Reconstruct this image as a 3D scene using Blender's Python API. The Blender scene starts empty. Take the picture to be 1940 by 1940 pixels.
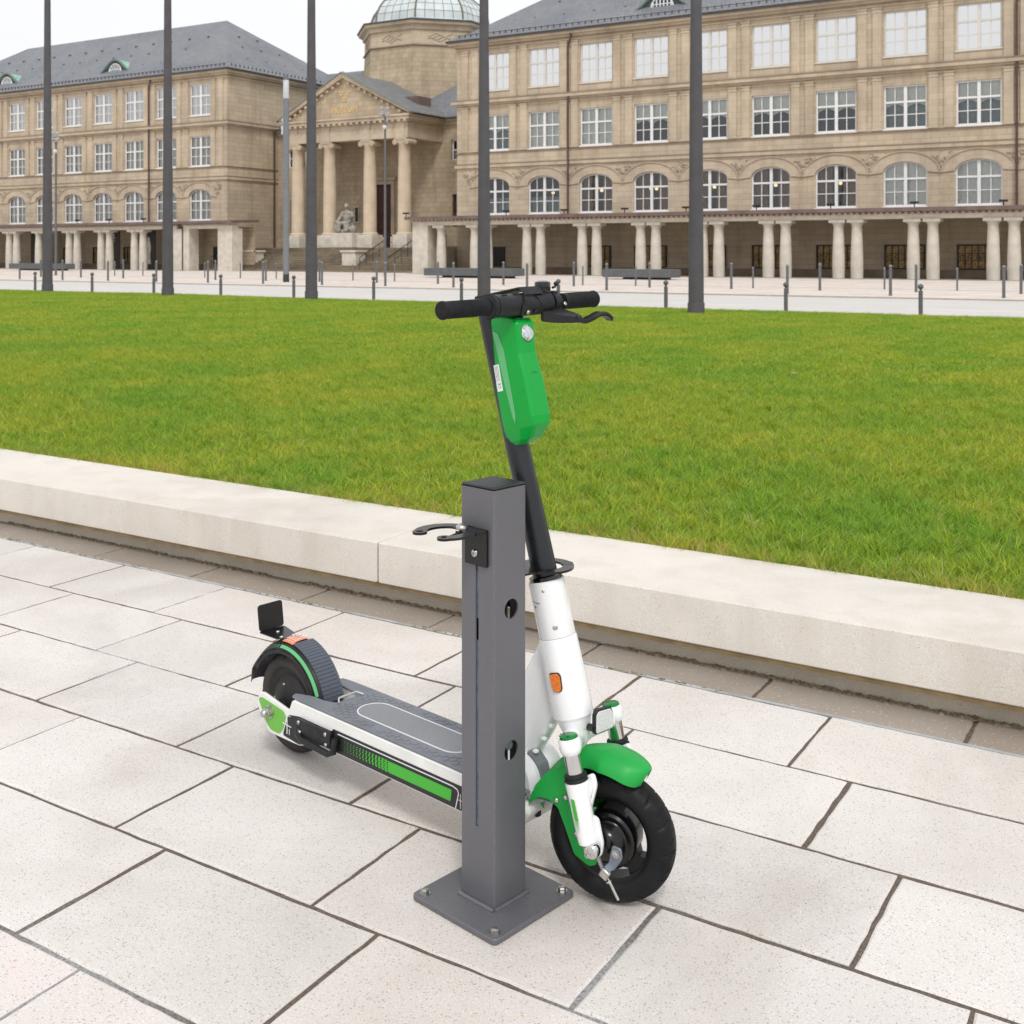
import bpy, bmesh, math, random
from mathutils import Matrix, Vector, noise
rnd = random.Random(7)
R = math.radians
SC = bpy.context.scene
C = SC.collection

# ---------------------------------------------------------------- camera, sky, sun, exposure
cd = bpy.data.cameras.new("camera"); cam = bpy.data.objects.new("camera", cd); C.objects.link(cam)
cam.location = (0, 0, 1.39); cam.rotation_euler = (R(90), 0, R(31.0))
cd.sensor_width = 36; cd.lens = 2180/1940*36; cd.shift_y = -(970-477)/1940
cd.clip_start = 0.05; cd.clip_end = 2000
cd.dof.use_dof = True; cd.dof.focus_distance = 2.55; cd.dof.aperture_fstop = 14
SC.camera = cam
W = bpy.data.worlds.new("World"); SC.world = W; W.use_nodes = True
nt = W.node_tree; nt.nodes.clear()
sky = nt.nodes.new('ShaderNodeTexSky'); sky.sky_type = 'NISHITA'; sky.sun_disc = False
sky.sun_elevation = R(52); sky.sun_rotation = R(200); sky.air_density = 1; sky.dust_density = 4
hs = nt.nodes.new('ShaderNodeHueSaturation'); hs.inputs['Saturation'].default_value = 0.12
tc = nt.nodes.new('ShaderNodeTexCoord'); mp = nt.nodes.new('ShaderNodeMapping'); mp.inputs['Scale'].default_value = (1, 1, 3)
nz = nt.nodes.new('ShaderNodeTexNoise'); nz.inputs['Scale'].default_value = 1.6; nz.inputs['Detail'].default_value = 5
cr = nt.nodes.new('ShaderNodeValToRGB')
cr.color_ramp.elements[0].color = (9.3, 9.4, 9.65, 1); cr.color_ramp.elements[1].color = (10.8, 10.8, 10.8, 1)
mx = nt.nodes.new('ShaderNodeMixRGB'); mx.inputs[0].default_value = 0.85
bg = nt.nodes.new('ShaderNodeBackground'); bg.inputs[1].default_value = 0.1
wo = nt.nodes.new('ShaderNodeOutputWorld')
nt.links.new(tc.outputs['Generated'], mp.inputs[0]); nt.links.new(mp.outputs[0], nz.inputs[0])
nt.links.new(nz.outputs[0], cr.inputs[0]); nt.links.new(sky.outputs[0], hs.inputs['Color'])
nt.links.new(hs.outputs[0], mx.inputs[1]); nt.links.new(cr.outputs[0], mx.inputs[2])
nt.links.new(mx.outputs[0], bg.inputs[0]); nt.links.new(bg.outputs[0], wo.inputs[0])
sl = bpy.data.lights.new("sun", 'SUN'); sl.energy = 1.35; sl.angle = R(12); sl.color = (1, .985, .96)
so = bpy.data.objects.new("sun", sl); C.objects.link(so)
# sun stands behind the viewer's right shoulder
_el, _az = R(50), R(-52)
_d = Vector((math.cos(_el)*math.cos(_az), math.cos(_el)*math.sin(_az), math.sin(_el)))
so.rotation_euler = _d.to_track_quat('Z', 'Y').to_euler()
sky.sun_rotation = math.atan2(_d.x, _d.y) % (2*math.pi)
SC.view_settings.view_transform = 'Standard'; SC.view_settings.look = 'None'
SC.view_settings.exposure = 0.10; SC.view_settings.gamma = 1
SC.cycles.use_denoising = True
SC.cycles.max_bounces = 8; SC.cycles.transparent_max_bounces = 12

# ---------------------------------------------------------------- materials
def lin(h):
    v = [int(h[i:i+2], 16)/255 for i in (0, 2, 4)]
    return tuple(x/12.92 if x <= .04045 else ((x+.055)/1.055)**2.4 for x in v)+(1,)
MATS = {}
def mat(name, col, rough=.5, metal=0, coat=0, noise_scale=0, var=0.1, bump=0, bscale=None, spec=.5, emis=None, trans=0, sub=None):
    """plain procedural material: base colour with soft noise variation and optional bump"""
    if name in MATS: return MATS[name]
    m = bpy.data.materials.new(name); m.use_nodes = True; t = m.node_tree; p = t.nodes['Principled BSDF']
    if isinstance(col, str): col = lin(col)
    col = tuple(col[:3])+(1,)
    p.inputs['Base Color'].default_value = col; p.inputs['Roughness'].default_value = rough
    p.inputs['Metallic'].default_value = metal; p.inputs['Coat Weight'].default_value = coat
    p.inputs['Specular IOR Level'].default_value = spec; p.inputs['Transmission Weight'].default_value = trans
    if emis: p.inputs['Emission Color'].default_value = tuple(emis[:3])+(1,); p.inputs['Emission Strength'].default_value = emis[3]
    tcn = t.nodes.new('ShaderNodeTexCoord')
    if noise_scale:
        n = t.nodes.new('ShaderNodeTexNoise'); n.inputs['Scale'].default_value = noise_scale; n.inputs['Detail'].default_value = 6
        t.links.new(tcn.outputs['Object'], n.inputs[0])
        r = t.nodes.new('ShaderNodeValToRGB'); r.color_ramp.elements[0].position = .3; r.color_ramp.elements[1].position = .7
        r.color_ramp.elements[0].color = tuple(c*(1-var) for c in col[:3])+(1,)
        r.color_ramp.elements[1].color = tuple(min(1, c*(1+var)) for c in col[:3])+(1,)
        t.links.new(n.outputs[0], r.inputs[0]); t.links.new(r.outputs[0], p.inputs['Base Color'])
    if bump:
        n2 = t.nodes.new('ShaderNodeTexNoise'); n2.inputs['Scale'].default_value = bscale or 200; n2.inputs['Detail'].default_value = 4
        t.links.new(tcn.outputs['Object'], n2.inputs[0])
        b = t.nodes.new('ShaderNodeBump'); b.inputs['Strength'].default_value = bump; b.inputs['Distance'].default_value = .002
        t.links.new(n2.outputs[0], b.inputs['Height']); t.links.new(b.outputs[0], p.inputs['Normal'])
    MATS[name] = m
    return m

def scuff(m, scale=14, lo=.3, hi=.6):
    t = m.node_tree; p = t.nodes['Principled BSDF']; c = t.nodes.new('ShaderNodeTexCoord'); n = t.nodes.new('ShaderNodeTexNoise'); n.inputs['Scale'].default_value = scale; n.inputs['Detail'].default_value = 8; n.inputs['Distortion'].default_value = 1.5
    r_ = t.nodes.new('ShaderNodeMapRange'); r_.inputs[1].default_value = .35; r_.inputs[2].default_value = .65; r_.inputs[3].default_value = lo; r_.inputs[4].default_value = hi
    t.links.new(c.outputs['Object'], n.inputs[0]); t.links.new(n.outputs[0], r_.inputs[0]); t.links.new(r_.outputs[0], p.inputs['Roughness'])
def stone_mat(name, c1, c2, mortar, bw=.95, bh=.34, ms=.012, patch=.25, bump=.3):
    """ashlar blocks for upright walls: blocks run along x+y and up z"""
    m = bpy.data.materials.new(name); m.use_nodes = True; t = m.node_tree; p = t.nodes['Principled BSDF']; L = t.links.new
    p.inputs['Roughness'].default_value = .9; p.inputs['Specular IOR Level'].default_value = .2
    g = t.nodes.new('ShaderNodeNewGeometry'); s = t.nodes.new('ShaderNodeSeparateXYZ'); L(g.outputs['Position'], s.inputs[0])
    a = t.nodes.new('ShaderNodeMath'); a.operation = 'ADD'; L(s.outputs[0], a.inputs[0]); L(s.outputs[1], a.inputs[1])
    c = t.nodes.new('ShaderNodeCombineXYZ'); L(a.outputs[0], c.inputs[0]); L(s.outputs[2], c.inputs[1])
    b = t.nodes.new('ShaderNodeTexBrick'); L(c.outputs[0], b.inputs[0])
    b.inputs['Scale'].default_value = 1; b.inputs['Brick Width'].default_value = bw; b.inputs['Row Height'].default_value = bh
    b.inputs['Mortar Size'].default_value = ms; b.inputs['Mortar Smooth'].default_value = .4; b.inputs['Bias'].default_value = -.1
    b.inputs['Color1'].default_value = lin(c1); b.inputs['Color2'].default_value = lin(c2); b.inputs['Mortar'].default_value = lin(mortar)
    n = t.nodes.new('ShaderNodeTexNoise'); n.inputs['Scale'].default_value = .45; n.inputs['Detail'].default_value = 8; L(g.outputs['Position'], n.inputs[0])
    r = t.nodes.new('ShaderNodeValToRGB'); r.color_ramp.elements[0].position = .35; r.color_ramp.elements[1].position = .7
    r.color_ramp.elements[0].color = (1-patch,)*3+(1,); r.color_ramp.elements[1].color = (1.05, 1.04, 1.02, 1); L(n.outputs[0], r.inputs[0])
    mlt = t.nodes.new('ShaderNodeMixRGB'); mlt.blend_type = 'MULTIPLY'; mlt.inputs[0].default_value = 1
    L(b.outputs[0], mlt.inputs[1]); L(r.outputs[0], mlt.inputs[2])
    mpk = t.nodes.new('ShaderNodeMapping'); mpk.inputs['Scale'].default_value = (1.6, 1.6, .18); L(g.outputs['Position'], mpk.inputs[0])
    nk = t.nodes.new('ShaderNodeTexNoise'); nk.inputs['Scale'].default_value = 1; nk.inputs['Detail'].default_value = 6; L(mpk.outputs[0], nk.inputs[0])
    rk = t.nodes.new('ShaderNodeValToRGB'); rk.color_ramp.elements[0].position = .36; rk.color_ramp.elements[0].color = (.88, .86, .84, 1); rk.color_ramp.elements[1].position = .5; rk.color_ramp.elements[1].color = (1, 1, 1, 1); L(nk.outputs[0], rk.inputs[0])
    mk = t.nodes.new('ShaderNodeMixRGB'); mk.blend_type = 'MULTIPLY'; mk.inputs[0].default_value = 1; L(mlt.outputs[0], mk.inputs[1]); L(rk.outputs[0], mk.inputs[2]); mlt = mk
    n3 = t.nodes.new('ShaderNodeTexNoise'); n3.inputs['Scale'].default_value = 9; n3.inputs['Detail'].default_value = 5; L(g.outputs['Position'], n3.inputs[0])
    r3 = t.nodes.new('ShaderNodeValToRGB'); r3.color_ramp.elements[0].color = (.9, .89, .87, 1); r3.color_ramp.elements[1].color = (1.08, 1.08, 1.08, 1); L(n3.outputs[0], r3.inputs[0])
    ml2 = t.nodes.new('ShaderNodeMixRGB'); ml2.blend_type = 'MULTIPLY'; ml2.inputs[0].default_value = 1
    L(mlt.outputs[0], ml2.inputs[1]); L(r3.outputs[0], ml2.inputs[2]); L(ml2.outputs[0], p.inputs['Base Color'])
    bm_ = t.nodes.new('ShaderNodeBump'); bm_.inputs['Strength'].default_value = bump; bm_.inputs['Distance'].default_value = .02
    L(b.outputs['Fac'], bm_.inputs['Height']); bm_.invert = True; L(bm_.outputs[0], p.inputs['Normal'])
    MATS[name] = m; return m

def slate_mat():
    m = bpy.data.materials.new('slate'); m.use_nodes = True; t = m.node_tree; p = t.nodes['Principled BSDF']; L = t.links.new
    p.inputs['Roughness'].default_value = .6
    g = t.nodes.new('ShaderNodeNewGeometry'); s = t.nodes.new('ShaderNodeSeparateXYZ'); L(g.outputs['Position'], s.inputs[0])
    a = t.nodes.new('ShaderNodeMath'); a.operation = 'ADD'; L(s.outputs[0], a.inputs[0]); L(s.outputs[1], a.inputs[1])
    c = t.nodes.new('ShaderNodeCombineXYZ'); L(a.outputs[0], c.inputs[0]); L(s.outputs[2], c.inputs[1])
    b = t.nodes.new('ShaderNodeTexBrick'); L(c.outputs[0], b.inputs[0]); b.inputs['Scale'].default_value = 1
    b.inputs['Brick Width'].default_value = .3; b.inputs['Row Height'].default_value = .16; b.inputs['Mortar Size'].default_value = .012
    b.inputs['Color1'].default_value = lin('84868a'); b.inputs['Color2'].default_value = lin('777a80'); b.inputs['Mortar'].default_value = lin('5c5f66')
    n = t.nodes.new('ShaderNodeTexNoise'); n.inputs['Scale'].default_value = .35; n.inputs['Detail'].default_value = 7; L(g.outputs['Position'], n.inputs[0])
    r = t.nodes.new('ShaderNodeValToRGB'); r.color_ramp.elements[0].position = .3; r.color_ramp.elements[1].position = .7
    r.color_ramp.elements[0].color = (.84, .85, .88, 1); r.color_ramp.elements[1].color = (1.08, 1.07, 1.05, 1); L(n.outputs[0], r.inputs[0])
    mlt = t.nodes.new('ShaderNodeMixRGB'); mlt.blend_type = 'MULTIPLY'; mlt.inputs[0].default_value = 1
    L(b.outputs[0], mlt.inputs[1]); L(r.outputs[0], mlt.inputs[2]); L(mlt.outputs[0], p.inputs['Base Color'])
    bm_ = t.nodes.new('ShaderNodeBump'); bm_.inputs['Strength'].default_value = .5; bm_.inputs['Distance'].default_value = .02; bm_.invert = True
    L(b.outputs['Fac'], bm_.inputs['Height']); L(bm_.outputs[0], p.inputs['Normal'])
    return m

def paver_mat(name, base, specks=1.0, sscale=1.0, attr=True, rough=.85):
    """light concrete stone with tan, orange and dark aggregate chips"""
    m = bpy.data.materials.new(name); m.use_nodes = True; t = m.node_tree; p = t.nodes['Principled BSDF']; L = t.links.new
    p.inputs['Roughness'].default_value = rough; p.inputs['Specular IOR Level'].default_value = .3
    g = t.nodes.new('ShaderNodeNewGeometry'); pos = g.outputs['Position']
    cur = None
    n = t.nodes.new('ShaderNodeTexNoise'); n.inputs['Scale'].default_value = 2.2; n.inputs['Detail'].default_value = 8; n.inputs['Roughness'].default_value = .65; L(pos, n.inputs[0])
    r = t.nodes.new('ShaderNodeValToRGB'); r.color_ramp.elements[0].position = .3; r.color_ramp.elements[1].position = .72
    b = lin(base); r.color_ramp.elements[0].color = tuple(x*.93 for x in b[:3])+(1,); r.color_ramp.elements[1].color = tuple(min(1, x*1.05) for x in b[:3])+(1,)
    L(n.outputs[0], r.inputs[0]); cur = r.outputs[0]
    n2 = t.nodes.new('ShaderNodeTexNoise'); n2.inputs['Scale'].default_value = 260/sscale; n2.inputs['Detail'].default_value = 3; L(pos, n2.inputs[0])
    r2 = t.nodes.new('ShaderNodeValToRGB'); r2.color_ramp.elements[0].position = .3; r2.color_ramp.elements[1].position = .7
    r2.color_ramp.elements[0].color = (.86, .85, .84, 1); r2.color_ramp.elements[1].color = (1.08, 1.08, 1.08, 1); L(n2.outputs[0], r2.inputs[0])
    mm = t.nodes.new('ShaderNodeMixRGB'); mm.blend_type = 'MULTIPLY'; mm.inputs[0].default_value = 1; L(cur, mm.inputs[1]); L(r2.outputs[0], mm.inputs[2]); cur = mm.outputs[0]
    for sc_, thr, colr, seed in ((95, .14, 'dcc6b4', 1), (150, .16, 'a8a29d', 7), (62, .09, 'cfa584', 13), (190, .15, '8a847f', 21), (120, .14, 'b9b1aa', 43), (150, .12, 'f1edea', 33)):
        mpn = t.nodes.new('ShaderNodeMapping'); mpn.inputs['Location'].default_value = (seed*3.3, seed*1.7, 0); L(pos, mpn.inputs[0])
        v = t.nodes.new('ShaderNodeTexVoronoi'); v.inputs['Scale'].default_value = sc_/sscale; L(mpn.outputs[0], v.inputs[0])
        sp = t.nodes.new('ShaderNodeSeparateColor'); L(v.outputs['Color'], sp.inputs[0])
        k = t.nodes.new('ShaderNodeMath'); k.operation = 'LESS_THAN'; k.inputs[1].default_value = .22*specks; L(sp.outputs[0], k.inputs[0])
        d = t.nodes.new('ShaderNodeMapRange'); d.inputs[1].default_value = thr*1.5; d.inputs[2].default_value = thr*2.4; d.inputs[3].default_value = .75; d.inputs[4].default_value = 0
        L(v.outputs['Distance'], d.inputs[0])
        f = t.nodes.new('ShaderNodeMath'); f.operation = 'MULTIPLY'; L(k.outputs[0], f.inputs[0]); L(d.outputs[0], f.inputs[1])
        x = t.nodes.new('ShaderNodeMixRGB'); L(f.outputs[0], x.inputs[0]); L(cur, x.inputs[1]); x.inputs[2].default_value = lin(colr); cur = x.outputs[0]
    nS = t.nodes.new('ShaderNodeTexNoise'); nS.inputs['Scale'].default_value = .9; nS.inputs['Detail'].default_value = 9; nS.inputs['Roughness'].default_value = .6; nS.inputs['Distortion'].default_value = .8; L(pos, nS.inputs[0])
    rS = t.nodes.new('ShaderNodeValToRGB'); rS.color_ramp.elements[0].position = .36; rS.color_ramp.elements[0].color = (.88, .865, .845, 1); rS.color_ramp.elements[1].position = .56; rS.color_ramp.elements[1].color = (1.02, 1.02, 1.02, 1); L(nS.outputs[0], rS.inputs[0])
    xS = t.nodes.new('ShaderNodeMixRGB'); xS.blend_type = 'MULTIPLY'; xS.inputs[0].default_value = 1; L(cur, xS.inputs[1]); L(rS.outputs[0], xS.inputs[2]); cur = xS.outputs[0]
    if not attr:
        mpk = t.nodes.new('ShaderNodeMapping'); mpk.inputs['Scale'].default_value = (7, 7, .8); L(pos, mpk.inputs[0])
        nk = t.nodes.new('ShaderNodeTexNoise'); nk.inputs['Scale'].default_value = 1; nk.inputs['Detail'].default_value = 7; L(mpk.outputs[0], nk.inputs[0])
        rk = t.nodes.new('ShaderNodeValToRGB'); rk.color_ramp.elements[0].position = .34; rk.color_ramp.elements[0].color = (.955, .945, .93, 1); rk.color_ramp.elements[1].position = .5; rk.color_ramp.elements[1].color = (1.01, 1.01, 1.01, 1); L(nk.outputs[0], rk.inputs[0])
        xk = t.nodes.new('ShaderNodeMixRGB'); xk.blend_type = 'MULTIPLY'; xk.inputs[0].default_value = 1; L(cur, xk.inputs[1]); L(rk.outputs[0], xk.inputs[2]); cur = xk.outputs[0]
    if attr:
        at = t.nodes.new('ShaderNodeAttribute'); at.attribute_name = 'tone'
        x = t.nodes.new('ShaderNodeMixRGB'); x.blend_type = 'MULTIPLY'; x.inputs[0].default_value = 1; L(cur, x.inputs[1]); L(at.outputs['Color'], x.inputs[2]); cur = x.outputs[0]
    L(cur, p.inputs['Base Color'])
    bp = t.nodes.new('ShaderNodeBump'); bp.inputs['Strength'].default_value = .35; bp.inputs['Distance'].default_value = .002
    L(n2.outputs[0], bp.inputs['Height']); L(bp.outputs[0], p.inputs['Normal'])
    MATS[name] = m; return m

# ---------------------------------------------------------------- mesh builder
class MB:
    def __init__(s): s.v = []; s.f = []; s.tone = []; s.M = Matrix(); s.ct = (1, 1, 1)
    def add(s, vs, fs):
        o = len(s.v); s.v += [s.M @ Vector(v) for v in vs]; s.f += [tuple(i+o for i in f) for f in fs]; s.tone += [s.ct]*len(fs); return s
    def box(s, x0, x1, y0, y1, z0, z1, c=0):
        if c <= 0:
            return s.add([(x0,y0,z0),(x1,y0,z0),(x1,y1,z0),(x0,y1,z0),(x0,y0,z1),(x1,y0,z1),(x1,y1,z1),(x0,y1,z1)],
                  [(0,3,2,1),(4,5,6,7),(0,1,5,4),(1,2,6,5),(2,3,7,6),(3,0,4,7)])
        # box with chamfered upper and lower rims and corners
        def ring(i, z): 
            k = c; return [(x0+i+k,y0+i,z),(x1-i-k,y0+i,z),(x1-i,y0+i+k,z),(x1-i,y1-i-k,z),(x1-i-k,y1-i,z),(x0+i+k,y1-i,z),(x0+i,y1-i-k,z),(x0+i,y0+i+k,z)]
        vs = ring(c,z0)+ring(0,z0+c)+ring(0,z1-c)+ring(c,z1); fs = [tuple(reversed(range(8))), tuple(range(24,32))]
        for r_ in range(3):
            for i in range(8): j = (i+1) % 8; fs.append((r_*8+i, r_*8+j, r_*8+8+j, r_*8+8+i))
        return s.add(vs, fs)
    def tube(s, pts, rad, n=16, cap=True):
        """round bar through points with radius (number or list)"""
        pts = [Vector(p) for p in pts]; k = len(pts); rs = rad if isinstance(rad, (list, tuple)) else [rad]*k
        vs = []; prev = None
        for i, p in enumerate(pts):
            d = (pts[min(i+1, k-1)]-pts[max(i-1, 0)])
            if d.length < 1e-9: d = prev_d
            d.normalize(); prev_d = d
            if prev is None:
                u = d.orthogonal().normalized()
            else:
                u = (prev-d*prev.dot(d)); u = u.normalized() if u.length > 1e-6 else d.orthogonal().normalized()
            prev = u; w = d.cross(u)
            for j in range(n):
                a = 2*math.pi*j/n; vs.append(p+(u*math.cos(a)+w*math.sin(a))*rs[i])
        fs = []
        for i in range(k-1):
            for j in range(n):
                q = (j+1) % n; fs.append((i*n+j, i*n+q, (i+1)*n+q, (i+1)*n+j))
        if cap: fs.append(tuple(reversed(range(n)))); fs.append(tuple(range((k-1)*n, k*n)))
        return s.add(vs, fs)
    def lathe(s, prof, n=32, axis=((0,0,0),(0,0,1)), close=False):
        """prof: list of (radius, height) turned about an axis"""
        o = Vector(axis[0]); d = Vector(axis[1]).normalized(); u = d.orthogonal().normalized(); w = d.cross(u)
        vs = []; k = len(prof)
        for r_, h in prof:
            for j in range(n):
                a = 2*math.pi*j/n; vs.append(o+d*h+(u*math.cos(a)+w*math.sin(a))*max(r_, 1e-5))
        fs = []
        for i in range(k if close else k-1):
            for j in range(n):
                q = (j+1) % n; i2 = (i+1) % k; fs.append((i*n+j, i*n+q, i2*n+q, i2*n+j))
        return s.add(vs, fs)
    def prism(s, poly, h0, h1, plane='xz', c=0):
        """extrude a polygon; plane xz extrudes along y, xy along z, yz along x; c = edge chamfer"""
        def P(a, b, h): return {'xz': (a, h, b), 'xy': (a, b, h), 'yz': (h, a, b)}[plane]
        n = len(poly)
        if c > 0:
            ar = sum(poly[i][0]*poly[(i+1) % n][1]-poly[(i+1) % n][0]*poly[i][1] for i in range(n)); sg = 1 if ar > 0 else -1
            ins = []
            for i in range(n):
                p0, p1, p2 = Vector(poly[i-1]), Vector(poly[i]), Vector(poly[(i+1) % n])
                e1 = (p1-p0).normalized(); e2 = (p2-p1).normalized(); n1 = Vector((-e1.y, e1.x))*sg; n2 = Vector((-e2.y, e2.x))*sg
                m = n1+n2; m = m/max(.35, m.dot(n1)) if m.length > 1e-6 else n1
                ins.append(tuple(p1+m*c))
            rings = [(ins, h0), (poly, h0+c), (poly, h1-c), (ins, h1)]
        else: rings = [(poly, h0), (poly, h1)]
        vs = [P(a, b, h) for pl, h in rings for a, b in pl]; k = len(rings)
        fs = [tuple(reversed(range(n))), tuple(range((k-1)*n, k*n))]
        for r_ in range(k-1):
            for i in range(n): j = (i+1) % n; fs.append((r_*n+i, r_*n+j, (r_+1)*n+j, (r_+1)*n+i))
        return s.add(vs, fs)
    def quad(s, a, b, c, d): return s.add([a, b, c, d], [(0, 1, 2, 3)])
    def sphere(s, c, r, n=16, sc=(1,1,1)):
        m = n//2; vs = []; fs = []
        for i in range(m+1):
            t = math.pi*i/m
            for j in range(n):
                a = 2*math.pi*j/n; vs.append((c[0]+r*sc[0]*math.sin(t)*math.cos(a), c[1]+r*sc[1]*math.sin(t)*math.sin(a), c[2]+r*sc[2]*math.cos(t)))
        for i in range(m):
            for j in range(n): q = (j+1) % n; fs.append((i*n+j, (i+1)*n+j, (i+1)*n+q, i*n+q))
        return s.add(vs, fs)
    def torus(s, c, axis, R0, r0, n=48, m=16, arc=(0, 2*math.pi)):
        d = Vector(axis).normalized(); u = d.orthogonal().normalized(); w = d.cross(u)
        prof = [(R0+r0*math.cos(2*math.pi*i/m), r0*math.sin(2*math.pi*i/m)) for i in range(m)]
        return s.lathe(prof, n, (c, d), close=True)

def finish(me, smooth=35, bevel=0):
    bm = bmesh.new(); bm.from_mesh(me)
    bmesh.ops.remove_doubles(bm, verts=bm.verts, dist=1e-5)
    bmesh.ops.dissolve_degenerate(bm, edges=bm.edges, dist=1e-6)
    bmesh.ops.recalc_face_normals(bm, faces=bm.faces)
    bm.to_mesh(me); bm.free()
    if smooth:
        for p in me.polygons: p.use_smooth = True
        me.set_sharp_from_angle(angle=R(smooth))
def tag(o, label=None, cat=None, group=None, kind=None):
    if label: o['label'] = label
    if cat: o['category'] = cat
    if group: o['group'] = group
    if kind: o['kind'] = kind
    return o
ROOTM = {}
def build(name, mb, material, parent=None, smooth=35, loc=None, tone=False, fix=True, label=None):
    """link the collected shape as ONE mesh object; coordinates are world ones unless loc is given"""
    me = bpy.data.meshes.new(name)
    M = Matrix()
    p = parent
    if parent is not None and loc is None:
        while p.parent is not None: p = p.parent
        M = ROOTM.get(p.name, Matrix()).inverted()
    me.from_pydata([tuple(M @ v) for v in mb.v], [], mb.f)
    if tone:
        at = me.color_attributes.new('tone', 'FLOAT_COLOR', 'CORNER'); i = 0
        for fi, f in enumerate(mb.f):
            for _ in f: at.data[i].color = tuple(mb.tone[fi])+(1,); i += 1
    if fix: finish(me, smooth)
    elif smooth:
        for q in me.polygons: q.use_smooth = True
        me.set_sharp_from_angle(angle=R(smooth))
    me.materials.append(material)
    o = bpy.data.objects.new(name, me); C.objects.link(o)
    if parent is not None: o.parent = parent
    if loc is not None: o.location = loc
    if label: o['label'] = label
    return o
def thing(name, label, cat, loc=(0,0,0), rz=0, group=None):
    o = bpy.data.objects.new(name, None); C.objects.link(o); o.empty_display_size = .2
    o.location = loc; o.rotation_euler = (0, 0, rz); ROOTM[o.name] = Matrix.Translation(loc) @ Matrix.Rotation(rz, 4, 'Z')
    return tag(o, label, cat, group)
def struct(name, mb, m, **k):
    o = build(name, mb, m, **k); o['kind'] = 'structure'; return o
def kids(o): return [c for c in bpy.data.objects if c.parent == o]
def copy_tree(o, parent=None):
    c = o.copy(); C.objects.link(c); c.parent = parent
    for ch in kids(o): copy_tree(ch, c)
    return c
def MBT(M):
    b = MB(); b.M = M; return b

exec_parts = []
# ---------------------------------------------------------------- shared materials
M_wall = stone_mat('sandstone', 'cbbca7', 'beae99', 'a8987f', patch=.15)
M_wall2 = stone_mat('sandstone_porch', 'c4b49d', 'b5a58e', '998872', bw=.62, bh=.36, patch=.16)
M_trim = stone_mat('sandstone_trim', 'cdbeaa', 'c5b5a0', 'b3a28c', bw=.7, bh=.34, ms=.008, patch=.18, bump=.2)
M_line = mat('weathered_ledge', '8d7c6c', .9, noise_scale=1.5, var=.2)
M_pale = mat('pale_limestone', 'cbc3b6', .9, noise_scale=2.5, var=.14, bump=.3, bscale=30)
M_slate = slate_mat()
M_copper = mat('brown_copper', '6f5b57', .55, noise_scale=2, var=.2)
M_gutter = mat('dark_gutter', '4a4646', .5, noise_scale=2)
M_pipe = mat('copper_pipe', '5a4542', .5, .3, noise_scale=3)
M_verd = mat('verdigris', '8fb5a6', .7, noise_scale=2.5, var=.2)
M_leadgrey = mat('lead_roof', '7d7f80', .5, noise_scale=1.5, var=.12)
M_dwin = mat('dormer_dark', '4c524f', .7, noise_scale=2)
M_white = mat('white_window_paint', 'e6e6e6', .45, noise_scale=3, var=.04)
M_cream = mat('grey_window_paint', 'd3cfc9', .5, noise_scale=3, var=.05)
M_curt = mat('pale_curtain', 'c9c7bf', .9, noise_scale=6, var=.07)
M_curt2 = mat('shade_lifted_curtain', 'dedcd6', .9, noise_scale=6, var=.05)  # lightened curtain copy, offsets the eaves shade on the top floor
M_blind = mat('grey_blind', 'dcded9', .9, noise_scale=4, var=.05)
M_skywhite = mat('sky_white_sheet', 'eef0f4', .8, noise_scale=3, var=.03)
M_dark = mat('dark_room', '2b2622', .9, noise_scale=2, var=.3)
M_drape = mat('brown_drape', '8a6a50', .9, noise_scale=5, var=.3)
M_blue = mat('blue_grey_drape', '3d444c', .9, noise_scale=4, var=.2)
M_teal = mat('teal_drape_reflection', '7d8d92', .9, noise_scale=4, var=.2)
M_lampw = mat('warm_lamp', 'ffd9a0', .5, emis=(1, .72, .38, 1.3))
M_goldlit = mat('gold_lit_pane', 'a8874f', .4, noise_scale=7, var=.6)  # base colour carries the golden light and warm curtain behind the panes
M_black = mat('black_iron', '2a2a2c', .5)
M_door = mat('dark_red_door', '4a2b28', .6, noise_scale=3, var=.2)
M_gold = mat('gilt', 'd9bb84', .5, .1)
M_relief = mat('carved_sandstone', 'b3a48f', .95, noise_scale=4, var=.15)
def glass_mat(name, tint=(1, 1, 1, 1), gl=.18):
    m = bpy.data.materials.new(name); m.use_nodes = True; t = m.node_tree; t.nodes.clear(); L = t.links.new
    o = t.nodes.new('ShaderNodeOutputMaterial'); x = t.nodes.new('ShaderNodeMixShader'); tr = t.nodes.new('ShaderNodeBsdfTransparent'); g = t.nodes.new('ShaderNodeBsdfGlossy')
    tr.inputs[0].default_value = tint; g.inputs['Roughness'].default_value = .03
    f = t.nodes.new('ShaderNodeFresnel'); f.inputs[0].default_value = 1.5
    a = t.nodes.new('ShaderNodeMath'); a.operation = 'ADD'; a.inputs[1].default_value = gl-.04; L(f.outputs[0], a.inputs[0])
    n = t.nodes.new('ShaderNodeTexNoise'); n.inputs['Scale'].default_value = .9; b = t.nodes.new('ShaderNodeBump'); b.inputs['Strength'].default_value = .08; b.inputs['Distance'].default_value = .05
    c = t.nodes.new('ShaderNodeTexCoord'); L(c.outputs['Object'], n.inputs[0]); L(n.outputs[0], b.inputs['Height']); L(b.outputs[0], g.inputs['Normal'])
    L(a.outputs[0], x.inputs[0]); L(tr.outputs[0], x.inputs[1]); L(g.outputs[0], x.inputs[2]); L(x.outputs[0], o.inputs[0]); return m
M_glass = glass_mat('window_glass', (.93, .95, .95, 1), .1)
M_glass_hi = glass_mat('sky_reflecting_glass', (.95, .96, .98, 1), .93)
M_glass_mid = glass_mat('half_reflecting_glass', (.95, .96, .98, 1), .42)

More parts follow.
